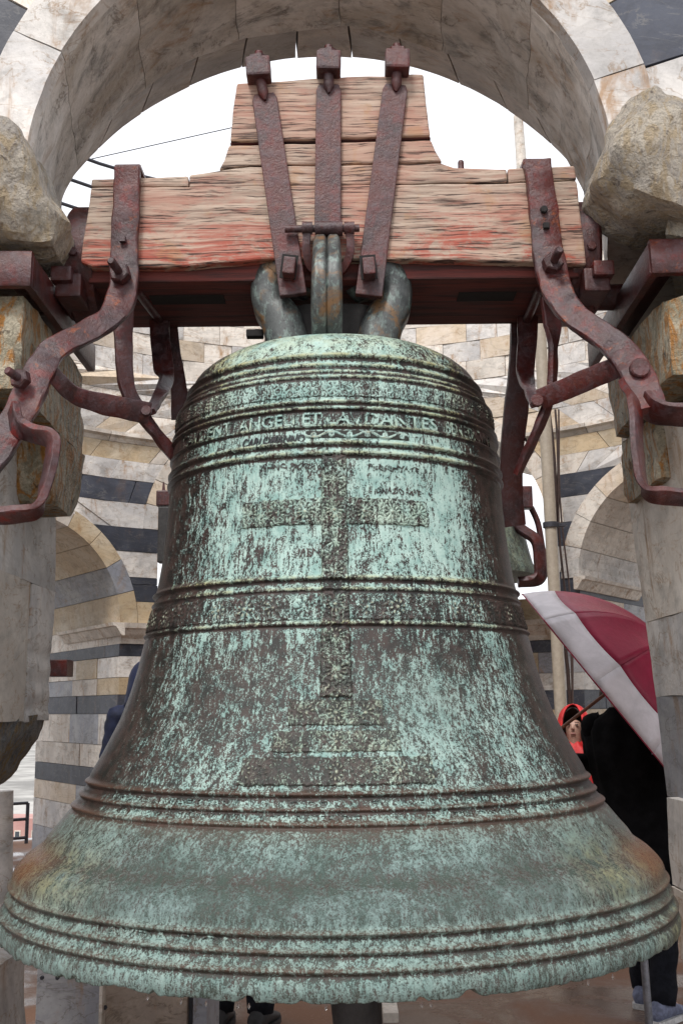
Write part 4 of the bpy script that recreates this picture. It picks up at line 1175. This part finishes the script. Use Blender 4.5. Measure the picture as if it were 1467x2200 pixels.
# ---- forged lever arms, one thing each side
XD = Vector((1, 0, 0))
def arm_left():
    e = empty('lever_arm', W(270, 560, KB), 'rusty forged lever arm curving down left from the beam to a square loop', 'lever')
    kk_ = KB-.018
    pts = [W(275, 362, kk_), W(272, 450, kk_), W(268, 540, kk_), W(268, 605, kk_-.01), W(256, 655, 2.74), W(225, 692, 2.70), W(170, 722, 2.66), W(118, 752, 2.62), W(84, 800, 2.58), W(62, 850, 2.55), W(36, 900, 2.52), W(8, 950, 2.50), W(-40, 1030, 2.47)]
    wd = [(1, 0, 0)]*4+[(.95, .1, .25), (.6, .15, .8), (.3, .2, .95), (.45, .2, .85), (.8, .2, .55), (.95, .2, .3), (.95, .2, .3), (.9, .3, .4), (.9, .3, .4)]
    strap('arm_bar', pts, [.072, .076, .078, .080, .076, .064, .060, .066, .078, .082, .075, .07, .06], .026, 'auto', MAT['iron_o'], e, wob=.004)
    strap('top_wrap', [W(275, 358, kk_-.003), W(277, 358, kk_)+Vector((0, .22, 0)), W(279, 358, kk_)+Vector((0, .46, 0))], .075, .016, (1, 0, 0), MAT['iron'], e, curve=False)
    nut('hex_nut', W(262, 592, 2.755), .030, .026, (-.15, -1, .1), MAT['iron'], e, .06, .012)
    nut('bolt_head', W(265, 516, kk_-.014), .012, .012, (0, -1, 0), MAT['iron_d'], e, 0, None, 4)
    nut('hex_nut', W(50, 818, 2.53), .026, .024, (-.3, -1, .1), MAT['iron'], e, .045, .011)
    nut('bolt_head', W(98, 775, 2.60), .010, .008, (0, -1, .3), MAT['iron_d'], e)
    # square loop at the end
    strap('end_loop', [W(28, 880, 2.50), W(38, 912, 2.48), W(66, 928, 2.46), W(106, 942, 2.44), W(114, 968, 2.43), W(104, 1020, 2.42), W(90, 1074, 2.41), W(72, 1098, 2.41), W(30, 1106, 2.41), W(-40, 1112, 2.41)], .058, .020, [(.55, -.8, .1)]*6+[(.4, -.8, .3)]+[(.15, -.9, .35)]*3, MAT['iron_r'], e, wob=.003)
    # tie between arm and hanger
    strap('tie_bar', [W(100, 795, 2.60), W(125, 815, 2.62), W(160, 848, 2.66), W(225, 868, 2.72), W(320, 888, 2.80)], [.05, .042, .046, .058, .062], .016, 'auto', MAT['iron'], e)
    nut('rivet', W(316, 884, 2.785), .015, .012, (0, -1, 0), MAT['iron_d'], e, 0, None, 10)
    strap('hanger_bar', [W(272, 640, 2.86), W(266, 700, 2.86), W(267, 765, 2.85), W(273, 830, 2.85), W(298, 880, 2.85), W(335, 930, 2.87), W(385, 990, 2.92)], [.05, .055, .05, .046, .046, .040, .035], .018, [(.9, .4, 0)]*3+[(.75, .6, .1), (.7, .5, .4), (.6, .5, -.6), (.6, .5, -.6)], MAT['iron'], e)
    strap('rear_hanger', [W(342, 650, 3.15), W(344, 720, 3.14), W(352, 790, 3.1), W(356, 820, 3.06), W(336, 862, 2.92), W(318, 890, 2.84)], [.066, .062, .062, .045, .034, .050], .016, [(1, 0, 0), (1, 0, 0), (1, .1, 0), (.4, .9, 0), (.6, .5, .5), (.6, .4, .6)], MAT['iron_d'], e)
    strap('rear_stay', [W(366, 660, 3.22), W(372, 740, 3.22), W(384, 830, 3.22), W(392, 900, 3.22)], [.04, .04, .05, .07], .016, (1, .3, 0), MAT['iron_d'], e)
    tube('tie_rod', [W(296, 625, 2.90), W(345, 690, 3.15)], .014, MAT['iron_d'], e, 12)
    return e
def arm_right():
    e = empty('lever_arm', W(1180, 560, KB), 'orange-rusted forged lever arm curving down right from the beam to a square loop', 'lever')
    kk_ = KB-.018
    pts = [W(1153, 348, kk_), W(1163, 430, kk_), W(1173, 510, kk_), W(1183, 580, kk_-.01), W(1200, 635, 2.74), W(1240, 685, 2.70), W(1296, 722, 2.66), W(1340, 762, 2.62), W(1366, 805, 2.58), W(1388, 850, 2.55), W(1402, 880, 2.53)]
    wd = [(1, 0, 0)]*4+[(.95, .1, -.3), (.65, .1, -.75), (.5, .15, -.85), (.75, .15, -.6), (.95, .15, -.3), (.95, .15, -.3), (.95, .15, -.3)]
    strap('arm_bar', pts, [.078, .080, .084, .088, .080, .070, .068, .078, .084, .082, .070], .028, 'auto', MAT['iron_o'], e, wob=.004)
    strap('top_wrap', [W(1153, 346, kk_-.003), W(1150, 346, kk_)+Vector((0, .22, 0)), W(1148, 346, kk_)+Vector((0, .46, 0))], .08, .016, (1, 0, 0), MAT['iron_o'], e, curve=False)
    nut('hex_nut', W(1184, 570, 2.755), .030, .026, (.1, -1, .15), MAT['iron_d'], e, .055, .012)
    nut('bolt_head', W(1167, 452, kk_-.014), .011, .012, (0, -1, 0), MAT['darkhole'], e, 0, None, 6)
    nut('bolt_head', W(1172, 487, kk_-.014), .012, .012, (0, -1, 0), MAT['darkhole'], e, 0, None, 4)
    nut('rivet', W(1371, 795, 2.57), .026, .024, (-.05, -1, .0), MAT['iron_d'], e, 0, None, 12)
    strap('end_loop', [W(1345, 830, 2.58), W(1360, 862, 2.52), W(1366, 905, 2.49), W(1368, 965, 2.47), W(1378, 1035, 2.46), W(1396, 1060, 2.46), W(1430, 1066, 2.46), W(1520, 1074, 2.46)], .056, .017, [(-.55, -.8, 0)]*4+[(-.5, -.8, .2), (-.2, -.85, .4), (0, -.85, .45), (0, -.85, .45)], MAT['iron'], e, wob=.003)
    strap('loop_top', [W(1385, 862, 2.55), W(1402, 880, 2.53), W(1440, 890, 2.51), W(1520, 890, 2.5)], .075, .018, [(0, -.9, .45)]*4, MAT['iron_d'], e, wob=.003)
    strap('tie_bar', [W(1342, 785, 2.62), W(1310, 795, 2.66), W(1250, 820, 2.72), W(1160, 858, 2.80)], [.05, .056, .060, .058], .016, 'auto', MAT['iron'], e)
    nut('rivet', W(1152, 862, 2.785), .018, .014, (0, -1, 0), MAT['iron_d'], e, 0, None, 12)
    strap('hanger_bar', [W(1176, 640, 2.86), W(1186, 700, 2.86), W(1187, 745, 2.85), W(1186, 800, 2.86), W(1182, 850, 2.87), W(1160, 910, 2.88), W(1132, 970, 2.92), W(1110, 1020, 2.95)], [.046, .052, .034, .034, .032, .036, .030, .026], .018, [(.95, .3, 0)]*2+[(.6, .8, 0)]*3+[(.8, .5, .4)]*3, MAT['iron'], e)
    strap('rear_hanger', [W(1132, 640, 3.15), W(1132, 720, 3.14), W(1128, 800, 3.1), W(1138, 840, 2.98), W(1154, 868, 2.84)], [.066, .062, .056, .036, .04], .016, [(1, 0, 0), (1, 0, 0), (1, .1, 0), (.5, .8, .3), (.6, .4, .5)], MAT['iron_d'], e)
    strap('rear_stay', [W(1112, 660, 3.22), W(1116, 760, 3.22), W(1108, 880, 3.24), W(1098, 980, 3.26), W(1098, 1060, 3.28), W(1106, 1130, 3.30)], [.05, .066, .078, .076, .074, .07], .018, (1, .2, 0), MAT['iron_d'], e)
    tube('tie_rod', [W(1160, 620, 2.90), W(1130, 690, 3.15)], .014, MAT['iron_d'], e, 12)
    return e
arm_left(); arm_right()

# ------------------------------------------------------------------ far bell in the opposite arch
KQ = 8.6
fb = empty('small_bell', W(740, 1240, KQ+.6), 'green bell in a dark iron frame behind the large bell, right edge showing', 'bell')
fx = .02; prf = [(1.10, .60), (1.12, .50), (1.18, .30), (1.27, .10), (1.40, -.06), (1.52, -.18), (1.54, -.22)]
zc_ = W(1130, 1100, KQ).z
rb = W(1152, 1235, 9.4)
rings = []
Rb = abs(rb.x)
for f_, z_ in ((.72, 1170), (.90, 1100), (.93, 1135), (.955, 1180), (.975, 1212), (1.0, 1232), (1.0, 1238)):
    pass
for r_, y_ in ((.5, 1088), (.80, 1096), (.90, 1108), (.925, 1140), (.95, 1180), (.975, 1215), (1.0, 1232), (1.0, 1242)):
    z_ = W(1152, y_, 9.4).z; rings.append([Vector((.3+r_*(Rb-.3)*math.cos(t), 9.4+r_*Rb*.55*math.sin(t), z_)) for t in np.linspace(0, 2*math.pi, 64, endpoint=False)])
vs, fs = loft(rings); bo = mk('bell_body', vs, fs, MAT['bell'], fb, True, 40)
mmn = bo.data; nn_ = len(mmn.vertices)
for n_, v in (('patina_and_shade', .45), ('tone', .5), ('lichen', .3), ('rust', 0), ('relief', .5)): add_attr(mmn, n_, np.full(nn_, v))
strap('frame_bar', [W(1096, 1090, 9.0), W(1112, 1130, 9.0), W(1150, 1160, 9.0), W(1158, 1200, 9.0), W(1156, 1240, 9.0), W(1112, 1250, 9.0)], .10, .05, (.9, .3, 0), MAT['iron_d'], fb)
tube('frame_rod', [W(1140, 1090, 9.2), W(1155, 1125, 9.2), W(1165, 1180, 9.2), W(1172, 1215, 9.2), W(1160, 1250, 9.2), W(1112, 1256, 9.2)], .028, MAT['iron_d'], fb, 10, True)
v_, f_ = box_data(W(1115, 1070, 9.1), (.22, .12, .20), .1); mk('frame_head', v_, f_, MAT['iron_d'], fb)
# left side: end of the frame of that bell
v_, f_ = box_data(W(362, 1072, 9.2), (.20, .12, .14), .1); mk('frame_end', v_, f_, MAT['iron'], fb)
v_, f_ = box_data(W(362, 1150, 9.2), (.17, .12, .50), .08); mk('frame_post', v_, f_, MAT['metal_cl'], fb)
tube('frame_spike', [W(352, 1060, 9.2), W(352, 1036, 9.2)], [.02, .008], MAT['iron_d'], fb, 6)
v_, f_ = box_data(W(735, 1075, 9.3), (3.0, .14, .14), .1); mk('frame_beam', v_, f_, MAT['iron_d'], fb)
# iron beam stub on the left-hand far pier
v_, f_ = box_data(W(128, 1436, 9.6), (.20, .24, .15), .06); tag(mk('iron_stub', v_, f_, MAT['iron'], None), 'rusty iron beam end sticking out of the far left pier', 'beam')

# ------------------------------------------------------------------ low things on the floor behind the bell
pl = empty('stone_plinth', W(250, 2200, 4.0), 'low grey slab plinth below the left of the bell rim', 'plinth')
for i, (xa, xb, m, dk) in enumerate(((70, 212, 'grey', .25), (219, 398, 'soffit2', 0), (411, 441, 'grey', .02))):
    a_, b_ = W(xa, 2150, 4.0+dk), W(xb, 2150, 4.0+dk)
    v_, f_ = box_data(((a_.x+b_.x)/2, 4.25+dk, .31), (b_.x-a_.x, .4, .62), .015); mk('slab', v_, f_, MAT[m], pl)
a_, b_ = W(399, 2150, 4.05), W(410, 2150, 4.05)
v_, f_ = box_data(((a_.x+b_.x)/2, 4.2, .31), (b_.x-a_.x, .2, .6), .1); mk('edge_bar', v_, f_, MAT['rail'], pl)
a_, b_ = W(212, 2150, 3.98), W(219, 2150, 3.98)
v_, f_ = box_data(((a_.x+b_.x)/2, 4.02, .31), (b_.x-a_.x, .06, .62), .1); mk('edge_strip', v_, f_, MAT['pale'], pl)
for (x, y) in ((227, 2164), (92, 2100), (125, 2100)): nut('bolt', W(x, y, 4.03), .008, .01, (0, -1, 0), MAT['rail'], pl)
ws = W(836, 2175, 5.6)
v_, f_ = box_data((ws.x, 6.9, .02), (.075, 3.0, .05), .1); tag(mk('marble_kerb', v_, f_, MAT['pale'], None), 'narrow white marble kerb on the wet floor under the bell', 'kerb')
v_, f_ = box_data((W(1467, 2040, 6.8).x+.35, 7.6, .12), (1.0, .5, .24), .05); tag(mk('marble_step', v_, f_, MAT['pale'], None), 'white marble step at the far right edge of the floor', 'step')

# ------------------------------------------------------------------ people
def skin_body(parent, J, mat, name='body'):
    """J: list of (key, parent key, point, radius); one continuous skinned figure"""
    keys = [j[0] for j in J]; vs = [tuple(j[2]) for j in J]; es = [(keys.index(j[1]), i) for i, j in enumerate(J) if j[1]]
    me = bpy.data.meshes.new(name); me.from_pydata(vs, es, []); me.update()
    o = bpy.data.objects.new(name, me); COL.objects.link(o); sk = o.modifiers.new('skin', 'SKIN')
    for i, j in enumerate(J):
        d = me.skin_vertices[0].data[i]; r = j[3]; d.radius = r if isinstance(r, tuple) else (r, r); d.use_root = (i == 0)
    sb = o.modifiers.new('sub', 'SUBSURF'); sb.levels = sb.render_levels = 2
    sk.use_smooth_shade = True
    dg = bpy.context.evaluated_depsgraph_get(); m2 = bpy.data.meshes.new_from_object(o.evaluated_get(dg)); bpy.data.objects.remove(o)
    return link(name, m2, mat, parent)
def ell(c, rx, ry, n=20, rot=0., wob=0., seed=0):
    out = []
    for i in range(n):
        t = 2*math.pi*i/n; x, y = rx*math.cos(t), ry*math.sin(t)
        f = 1+wob*noise.noise(Vector((math.cos(t)*2.2, math.sin(t)*2.2, seed+c[2]*2.5)))
        out.append(Vector((c[0]+(x*math.cos(rot)-y*math.sin(rot))*f, c[1]+(x*math.sin(rot)+y*math.cos(rot))*f, c[2])))
    return out
def person(loc, h, face, label, coat, hood=None, coat_len=.48, lean=(0, 0), shoes='shoe_d', step=.06, reach=None, headgear=True, trousers='trouser', group=None):
    """face: angle, 0 = looks at the camera (-y), measured counter-clockwise"""
    e = empty('person', loc, label, 'person', group)
    s = h/1.75; R_ = Matrix.Rotation(face, 3, 'Z'); L = Vector(loc)
    def q(x, y, z):
        v = R_ @ Vector((x*s, y*s, z*s)); k = max(0, z-.9)
        return L+v+Vector((lean[0]*k*s, lean[1]*k*s, 0))
    hand = {}
    J = [('pel', None, q(0, 0, .95), (.13*s, .10*s)), ('sp', 'pel', q(0, 0, 1.13), (.12*s, .09*s)), ('ch', 'sp', q(0, .01, 1.32), (.15*s, .10*s)), ('nk', 'ch', q(0, 0, 1.50), .052*s),
         ('hd', 'nk', q(0, -.015, 1.60), (.068*s, .085*s)), ('tp', 'hd', q(0, 0, 1.69), (.062*s, .075*s))]
    for sg, n_ in ((-1, 'R'), (1, 'L')):
        sh = q(sg*.18, .01, 1.42); el_ = q(sg*.22, -.02, 1.16); wr = q(sg*.10, -.24, 1.08)
        if reach and sg == reach[0]: el_ = q(*reach[1]); wr = Vector(reach[2])
        J += [('s'+n_, 'ch', sh, .058*s), ('e'+n_, 's'+n_, el_, .042*s), ('w'+n_, 'e'+n_, wr, .027*s)]
        d = (wr-el_).normalized(); pm = wr+d*.055*s; J.append(('p'+n_, 'w'+n_, pm, (.034*s, .018*s)))
        side = d.cross(Vector((0, 1, 0)));
        side = side.normalized() if side.length > .1 else Vector((1, 0, 0)); inn = d.cross(side).normalized()
        for fi, (o_, ln) in enumerate(((-.026, .062), (-.009, .072), (.009, .068), (.026, .054))):
            a_ = pm+d*.03*s+side*o_*s; b_ = a_+d*ln*.5*s+inn*.012*s; c_ = b_+d*ln*.3*s+inn*.025*s
            J += [('f%d%s' % (fi, n_), 'p'+n_, a_, .010*s), ('g%d%s' % (fi, n_), 'f%d%s' % (fi, n_), b_, .009*s), ('h%d%s' % (fi, n_), 'g%d%s' % (fi, n_), c_, .008*s)]
        a_ = wr+d*.02*s-side*.035*s; b_ = a_+d*.035*s-side*.012*s; J += [('t'+n_, 'w'+n_, a_, .012*s), ('u'+n_, 't'+n_, b_, .010*s)]
        hp = q(sg*.09, 0, .88); kn = q(sg*.10, -.02-step*sg*.5, .49); an = q(sg*.10, .02-step*sg, .09); to = q(sg*.115, -.13-step*sg, .035)
        J += [('h'+n_, 'pel', hp, .082*s), ('k'+n_, 'h'+n_, kn, .055*s), ('a'+n_, 'k'+n_, an, .038*s), ('o'+n_, 'a'+n_, to, (.036*s, .026*s))]
        hand[n_] = (sh, el_, wr, hp, kn, an, to)
    skin_body(e, J, MAT['skin'])
    # trousers: seat and two tapering legs with creases
    parts = []
    for n_ in 'RL':
        sh, el_, wr, hp, kn, an, to = hand[n_]
        pts = catmull([hp+Vector((0, 0, .08*s)), hp, hp.lerp(kn, .5), kn, kn.lerp(an, .5), an+Vector((0, 0, .0))], 5); rr = lerp_list([.11*s, .105*s, .088*s, .072*s, .066*s, .068*s], 5, 0)
        rr = [r*(1+.07*math.sin(i*1.7)) for i, r in enumerate(rr)]; parts.append(tube_data(pts, rr, 18))
    v_, f_ = merge(parts); mk('trousers', v_, f_, MAT[trousers], e, True)
    # coat: shoulders to hem, sleeves
    zt_, zh = 1.50, coat_len*1.75/1.75
    prof_ = [(1.53, .065, .065), (1.50, .10, .08), (1.46, .19, .105), (1.40, .225, .125), (1.28, .22, .14), (1.12, .21, .145), (.98, .225, .155), (.85, .235, .165), (max(zh, .5)+.12, .245, .175), (max(zh, .5), .25, .18)]
    rings = []
    for z_, rx, ry in prof_:
        c = q(0, .01, z_); rings.append(ell(c, rx*s, ry*s, 48, face, .22, 3))
    vv, ff = loft(rings); parts = [(vv, ff)]
    for n_ in 'RL':
        sh, el_, wr, *_r = hand[n_]; d = (wr-el_).normalized()
        pts = catmull([q((-.15 if n_ == 'R' else .15), .01, 1.43), sh, sh.lerp(el_, .5), el_, el_.lerp(wr, .6), wr], 5)
        rr = [r*(1+.06*math.sin(i*1.9)) for i, r in enumerate(lerp_list([.075*s, .075*s, .066*s, .062*s, .052*s, .046*s], 5, 0))]; parts.append(tube_data(pts, rr, 16))
    v_, f_ = merge(parts); mk('coat', v_, f_, MAT[coat], e, True, 60)
    hc_ = q(0, -.005, 1.635)
    # face
    fwd = (R_ @ Vector((0, -1, 0))); rgt = (R_ @ Vector((1, 0, 0)))
    nv, nf = loft([ell(hc_+fwd*.078*s+Vector((0, 0, .012*s)), .008*s, .008*s, 8), ell(hc_+fwd*.088*s+Vector((0, 0, -.012*s)), .013*s, .013*s, 8), ell(hc_+fwd*.082*s+Vector((0, 0, -.026*s)), .011*s, .008*s, 8)]); mk('nose', nv, nf, MAT['skin'], e, True)
    for sg in (-1, 1):
        ev, ef = box_data(hc_+fwd*.078*s+rgt*sg*.03*s+Vector((0, 0, .012*s)), (.02*s, .012*s, .009*s), .3, R_); mk('eye', ev, ef, MAT['eye'], e, True)
        ev, ef = box_data(hc_+fwd*.082*s+rgt*sg*.03*s+Vector((0, 0, .028*s)), (.03*s, .01*s, .005*s), .3, R_); mk('eyebrow', ev, ef, MAT['hair'], e, True)
    mv, mf = box_data(hc_+fwd*.078*s+Vector((0, 0, -.052*s)), (.036*s, .012*s, .010*s), .3, R_); mk('mouth', mv, mf, MAT['lip'], e, True)
    # hair / hood shell open at the face
    def shell(nm, m, grow, open_, zlow, back=0.):
        rings = []; n = 26
        for i in range(11):
            el2 = math.pi/2-(i/10)*(math.pi/2+zlow)
            ring = []
            for j in range(n):
                a2 = open_+(2*math.pi-2*open_)*j/(n-1)
                rr = .098*grow*s; sq = math.cos(el2) if el2 > 0 else 1+(-el2)*.25
                oo = min(1, max(0, (math.pi/2-el2)/.7))
                a3 = a2 if oo >= 1 else a2
                v = fwd*math.cos(a3)*rr*1.1*sq+rgt*math.sin(a3)*rr*.92*sq
                z_ = (math.sin(el2)*.118*grow if el2 > 0 else el2*.16)*s
                ring.append(hc_+v+Vector((0, 0, z_+.01*s))-fwd*back*s)
            rings.append(ring)
        V_ = [p for r in rings for p in r]; Fs = [[i*n+j, i*n+j+1, (i+1)*n+j+1, (i+1)*n+j] for i in range(10) for j in range(n-1)]
        ob = mk(nm, V_, Fs, m, e, True); md = ob.modifiers.new('thick', 'SOLIDIFY'); md.thickness = .008; md.offset = 1; return ob
    shell('hair', MAT['hair'], 1.0, .85, .35)
    if hood: shell('hood', MAT[hood], 1.22, .68, .95, .012)
    for n_ in 'RL':
        sh, el_, wr, hp, kn, an, to = hand[n_]; d = Vector((to.x-an.x, to.y-an.y, 0)).normalized(); sd_ = Vector((-d.y, d.x, 0))
        def fr(t, wdt, z0, z1): 
            c = Vector((an.x, an.y, 0))+d*t*s
            return [c+sd_*math.cos(a)*wdt*s+Vector((0, 0, (z0+(z1-z0)*(.5+.5*math.sin(a)))*s)) for a in np.linspace(0, 2*math.pi, 14, endpoint=False)]
        sv, sf = loft([fr(-.09, .025, .02, .07), fr(-.075, .04, .02, .11), fr(-.02, .046, .02, .13), fr(.05, .046, .02, .105), (fr(.12, .05, .02, .075)), fr(.18, .042, .02, .055), fr(.21, .02, .02, .035)]); so_ = mk('shoe', sv, sf, MAT[shoes], e, True)
        def fr2(t, wdt): 
            c = Vector((an.x, an.y, 0))+d*t*s; return [c+sd_*wdt*s+Vector((0, 0, .002)), c-sd_*wdt*s+Vector((0, 0, .002)), c-sd_*wdt*s+Vector((0, 0, .03*s)), c+sd_*wdt*s+Vector((0, 0, .03*s))]
        sv, sf = loft([fr2(-.095, .03), fr2(-.07, .044), fr2(.05, .048), fr2(.13, .052), fr2(.19, .042), fr2(.215, .02)]); mk('sole', sv, sf, MAT['sole' if shoes == 'shoe' else 'shoe_d'], so_)
    return e
# umbrella: axis up and to the right, rim seen nearly edge on
KU = 5.15
UC = W(1298, 1492, KU)
ax_px = (W(1298+80, 1492-66, KU)-UC).normalized()
UA = (ax_px+Vector((0, -.20, 0))).normalized()
UR = .625
handp = UC-UA*.50
person(Vector((W(1372, 1500, 5.45).x, 5.50, 0)), 1.70, math.radians(140), 'person in black coat and grey-blue sneakers under the burgundy umbrella', 'black_cloth', None, .70, lean=(-.12, 0), shoes='shoe', step=.12, reach=(1, (.30, -.16, 1.22), handp+Vector((.02, .02, -.02))))
um = empty('umbrella', handp, 'wet burgundy umbrella with white border held open at right', 'umbrella')
ua = UA.orthogonal().normalized(); ub = UA.cross(ua)
NP = 10; ph0 = .30
def canopy_pt(t, f, th_=0.):
    # t: azimuth in panels, f: 0 apex .. 1 rim; fabric sags between ribs and scallops at the rim
    a = (t+ph0)*2*math.pi/NP; fr_ = abs((t % 1)-.5)*2            # 1 on a rib
    sag = (1-fr_**2)
    ang = f*math.radians(62)
    r = UR*math.sin(ang)/math.sin(math.radians(62)); zz = UR*.62*(math.cos(ang)-math.cos(math.radians(62)))/(1-math.cos(math.radians(62)))
    r *= 1-.040*sag*f; zz -= .018*sag*math.sin(min(1, f)*math.pi)
    if f > .99: r *= 1-.022*sag
    return UC+UA*(zz+th_)+(ua*math.cos(a)+ub*math.sin(a))*r
FB = .80
for p_ in range(NP):
    for nm, f0, f1, m in (('panel', 0.02, FB, 'umb_r'), ('border_panel', FB, 1.0, 'umb_w')):
        V_ = []; n1, n2 = 10, (14 if nm == 'panel' else 5)
        for i in range(n2+1):
            for j in range(n1+1): V_.append(canopy_pt(p_+j/n1, f0+(f1-f0)*i/n2))
        Fs = [[i*(n1+1)+j, i*(n1+1)+j+1, (i+1)*(n1+1)+j+1, (i+1)*(n1+1)+j] for i in range(n2) for j in range(n1)]
        ob = mk(nm, V_, Fs, MAT[m], um, True); md = ob.modifiers.new('t', 'SOLIDIFY'); md.thickness = .0015
    tube('rib', [canopy_pt(p_, f)-UA*.006 for f in np.linspace(0, 1, 8)], .0025, MAT['steel'], um, 6)
    tube('hem', [canopy_pt(p_+j/8, 1.0) for j in range(9)], .003, MAT['umb_r'], um, 6)
tube('shaft', [UC+UA*.42, UC-UA*.62], .0085, MAT['wood_h'], um, 12)
tube('handle', [UC-UA*.60, UC-UA*.66, UC-UA*.70+Vector((-.02, 0, -.02)), UC-UA*.70+Vector((-.05, 0, .0)), UC-UA*.66+Vector((-.06, 0, .02))], .012, MAT['wood_h'], um, 12, True)
# child in red hood behind
cp = W(1232, 1560, 6.6)
person(Vector((cp.x, 6.6, 0)), cp.z/(1.635)*1.75, math.radians(-18), 'person in a red hooded rain jacket beside the umbrella', 'red_cloth', 'red_cloth', .62, headgear=True)
# navy hood, left behind the bell
np_ = W(318, 1470, 7.0)
person(Vector((np_.x-.01, 7.0, 0)), 1.78, math.radians(200), 'person in a navy hooded rain jacket behind the left of the bell', 'navy', 'navy', .62)
lg = W(528, 2200, 5.3)
person(Vector((lg.x-.02, 5.3, 0)), 1.70, math.radians(170), 'person whose black trousered legs show under the bell rim', 'black_cloth', None, .75, step=.0)
# the foot and calf of the standing person in sneakers plus a steel pole, right
a_, b_ = W(1378, 2030, 4.9), W(1396, 2230, 4.9)
tag(tube('metal_pole', [Vector((b_.x+.01, 4.9, .0)), Vector((b_.x, 4.9, b_.z)), Vector((a_.x, 4.9, .72))], .017, MAT['steel'], None, 14), 'grey steel pole standing in front of the sneakers at lower right', 'pole')
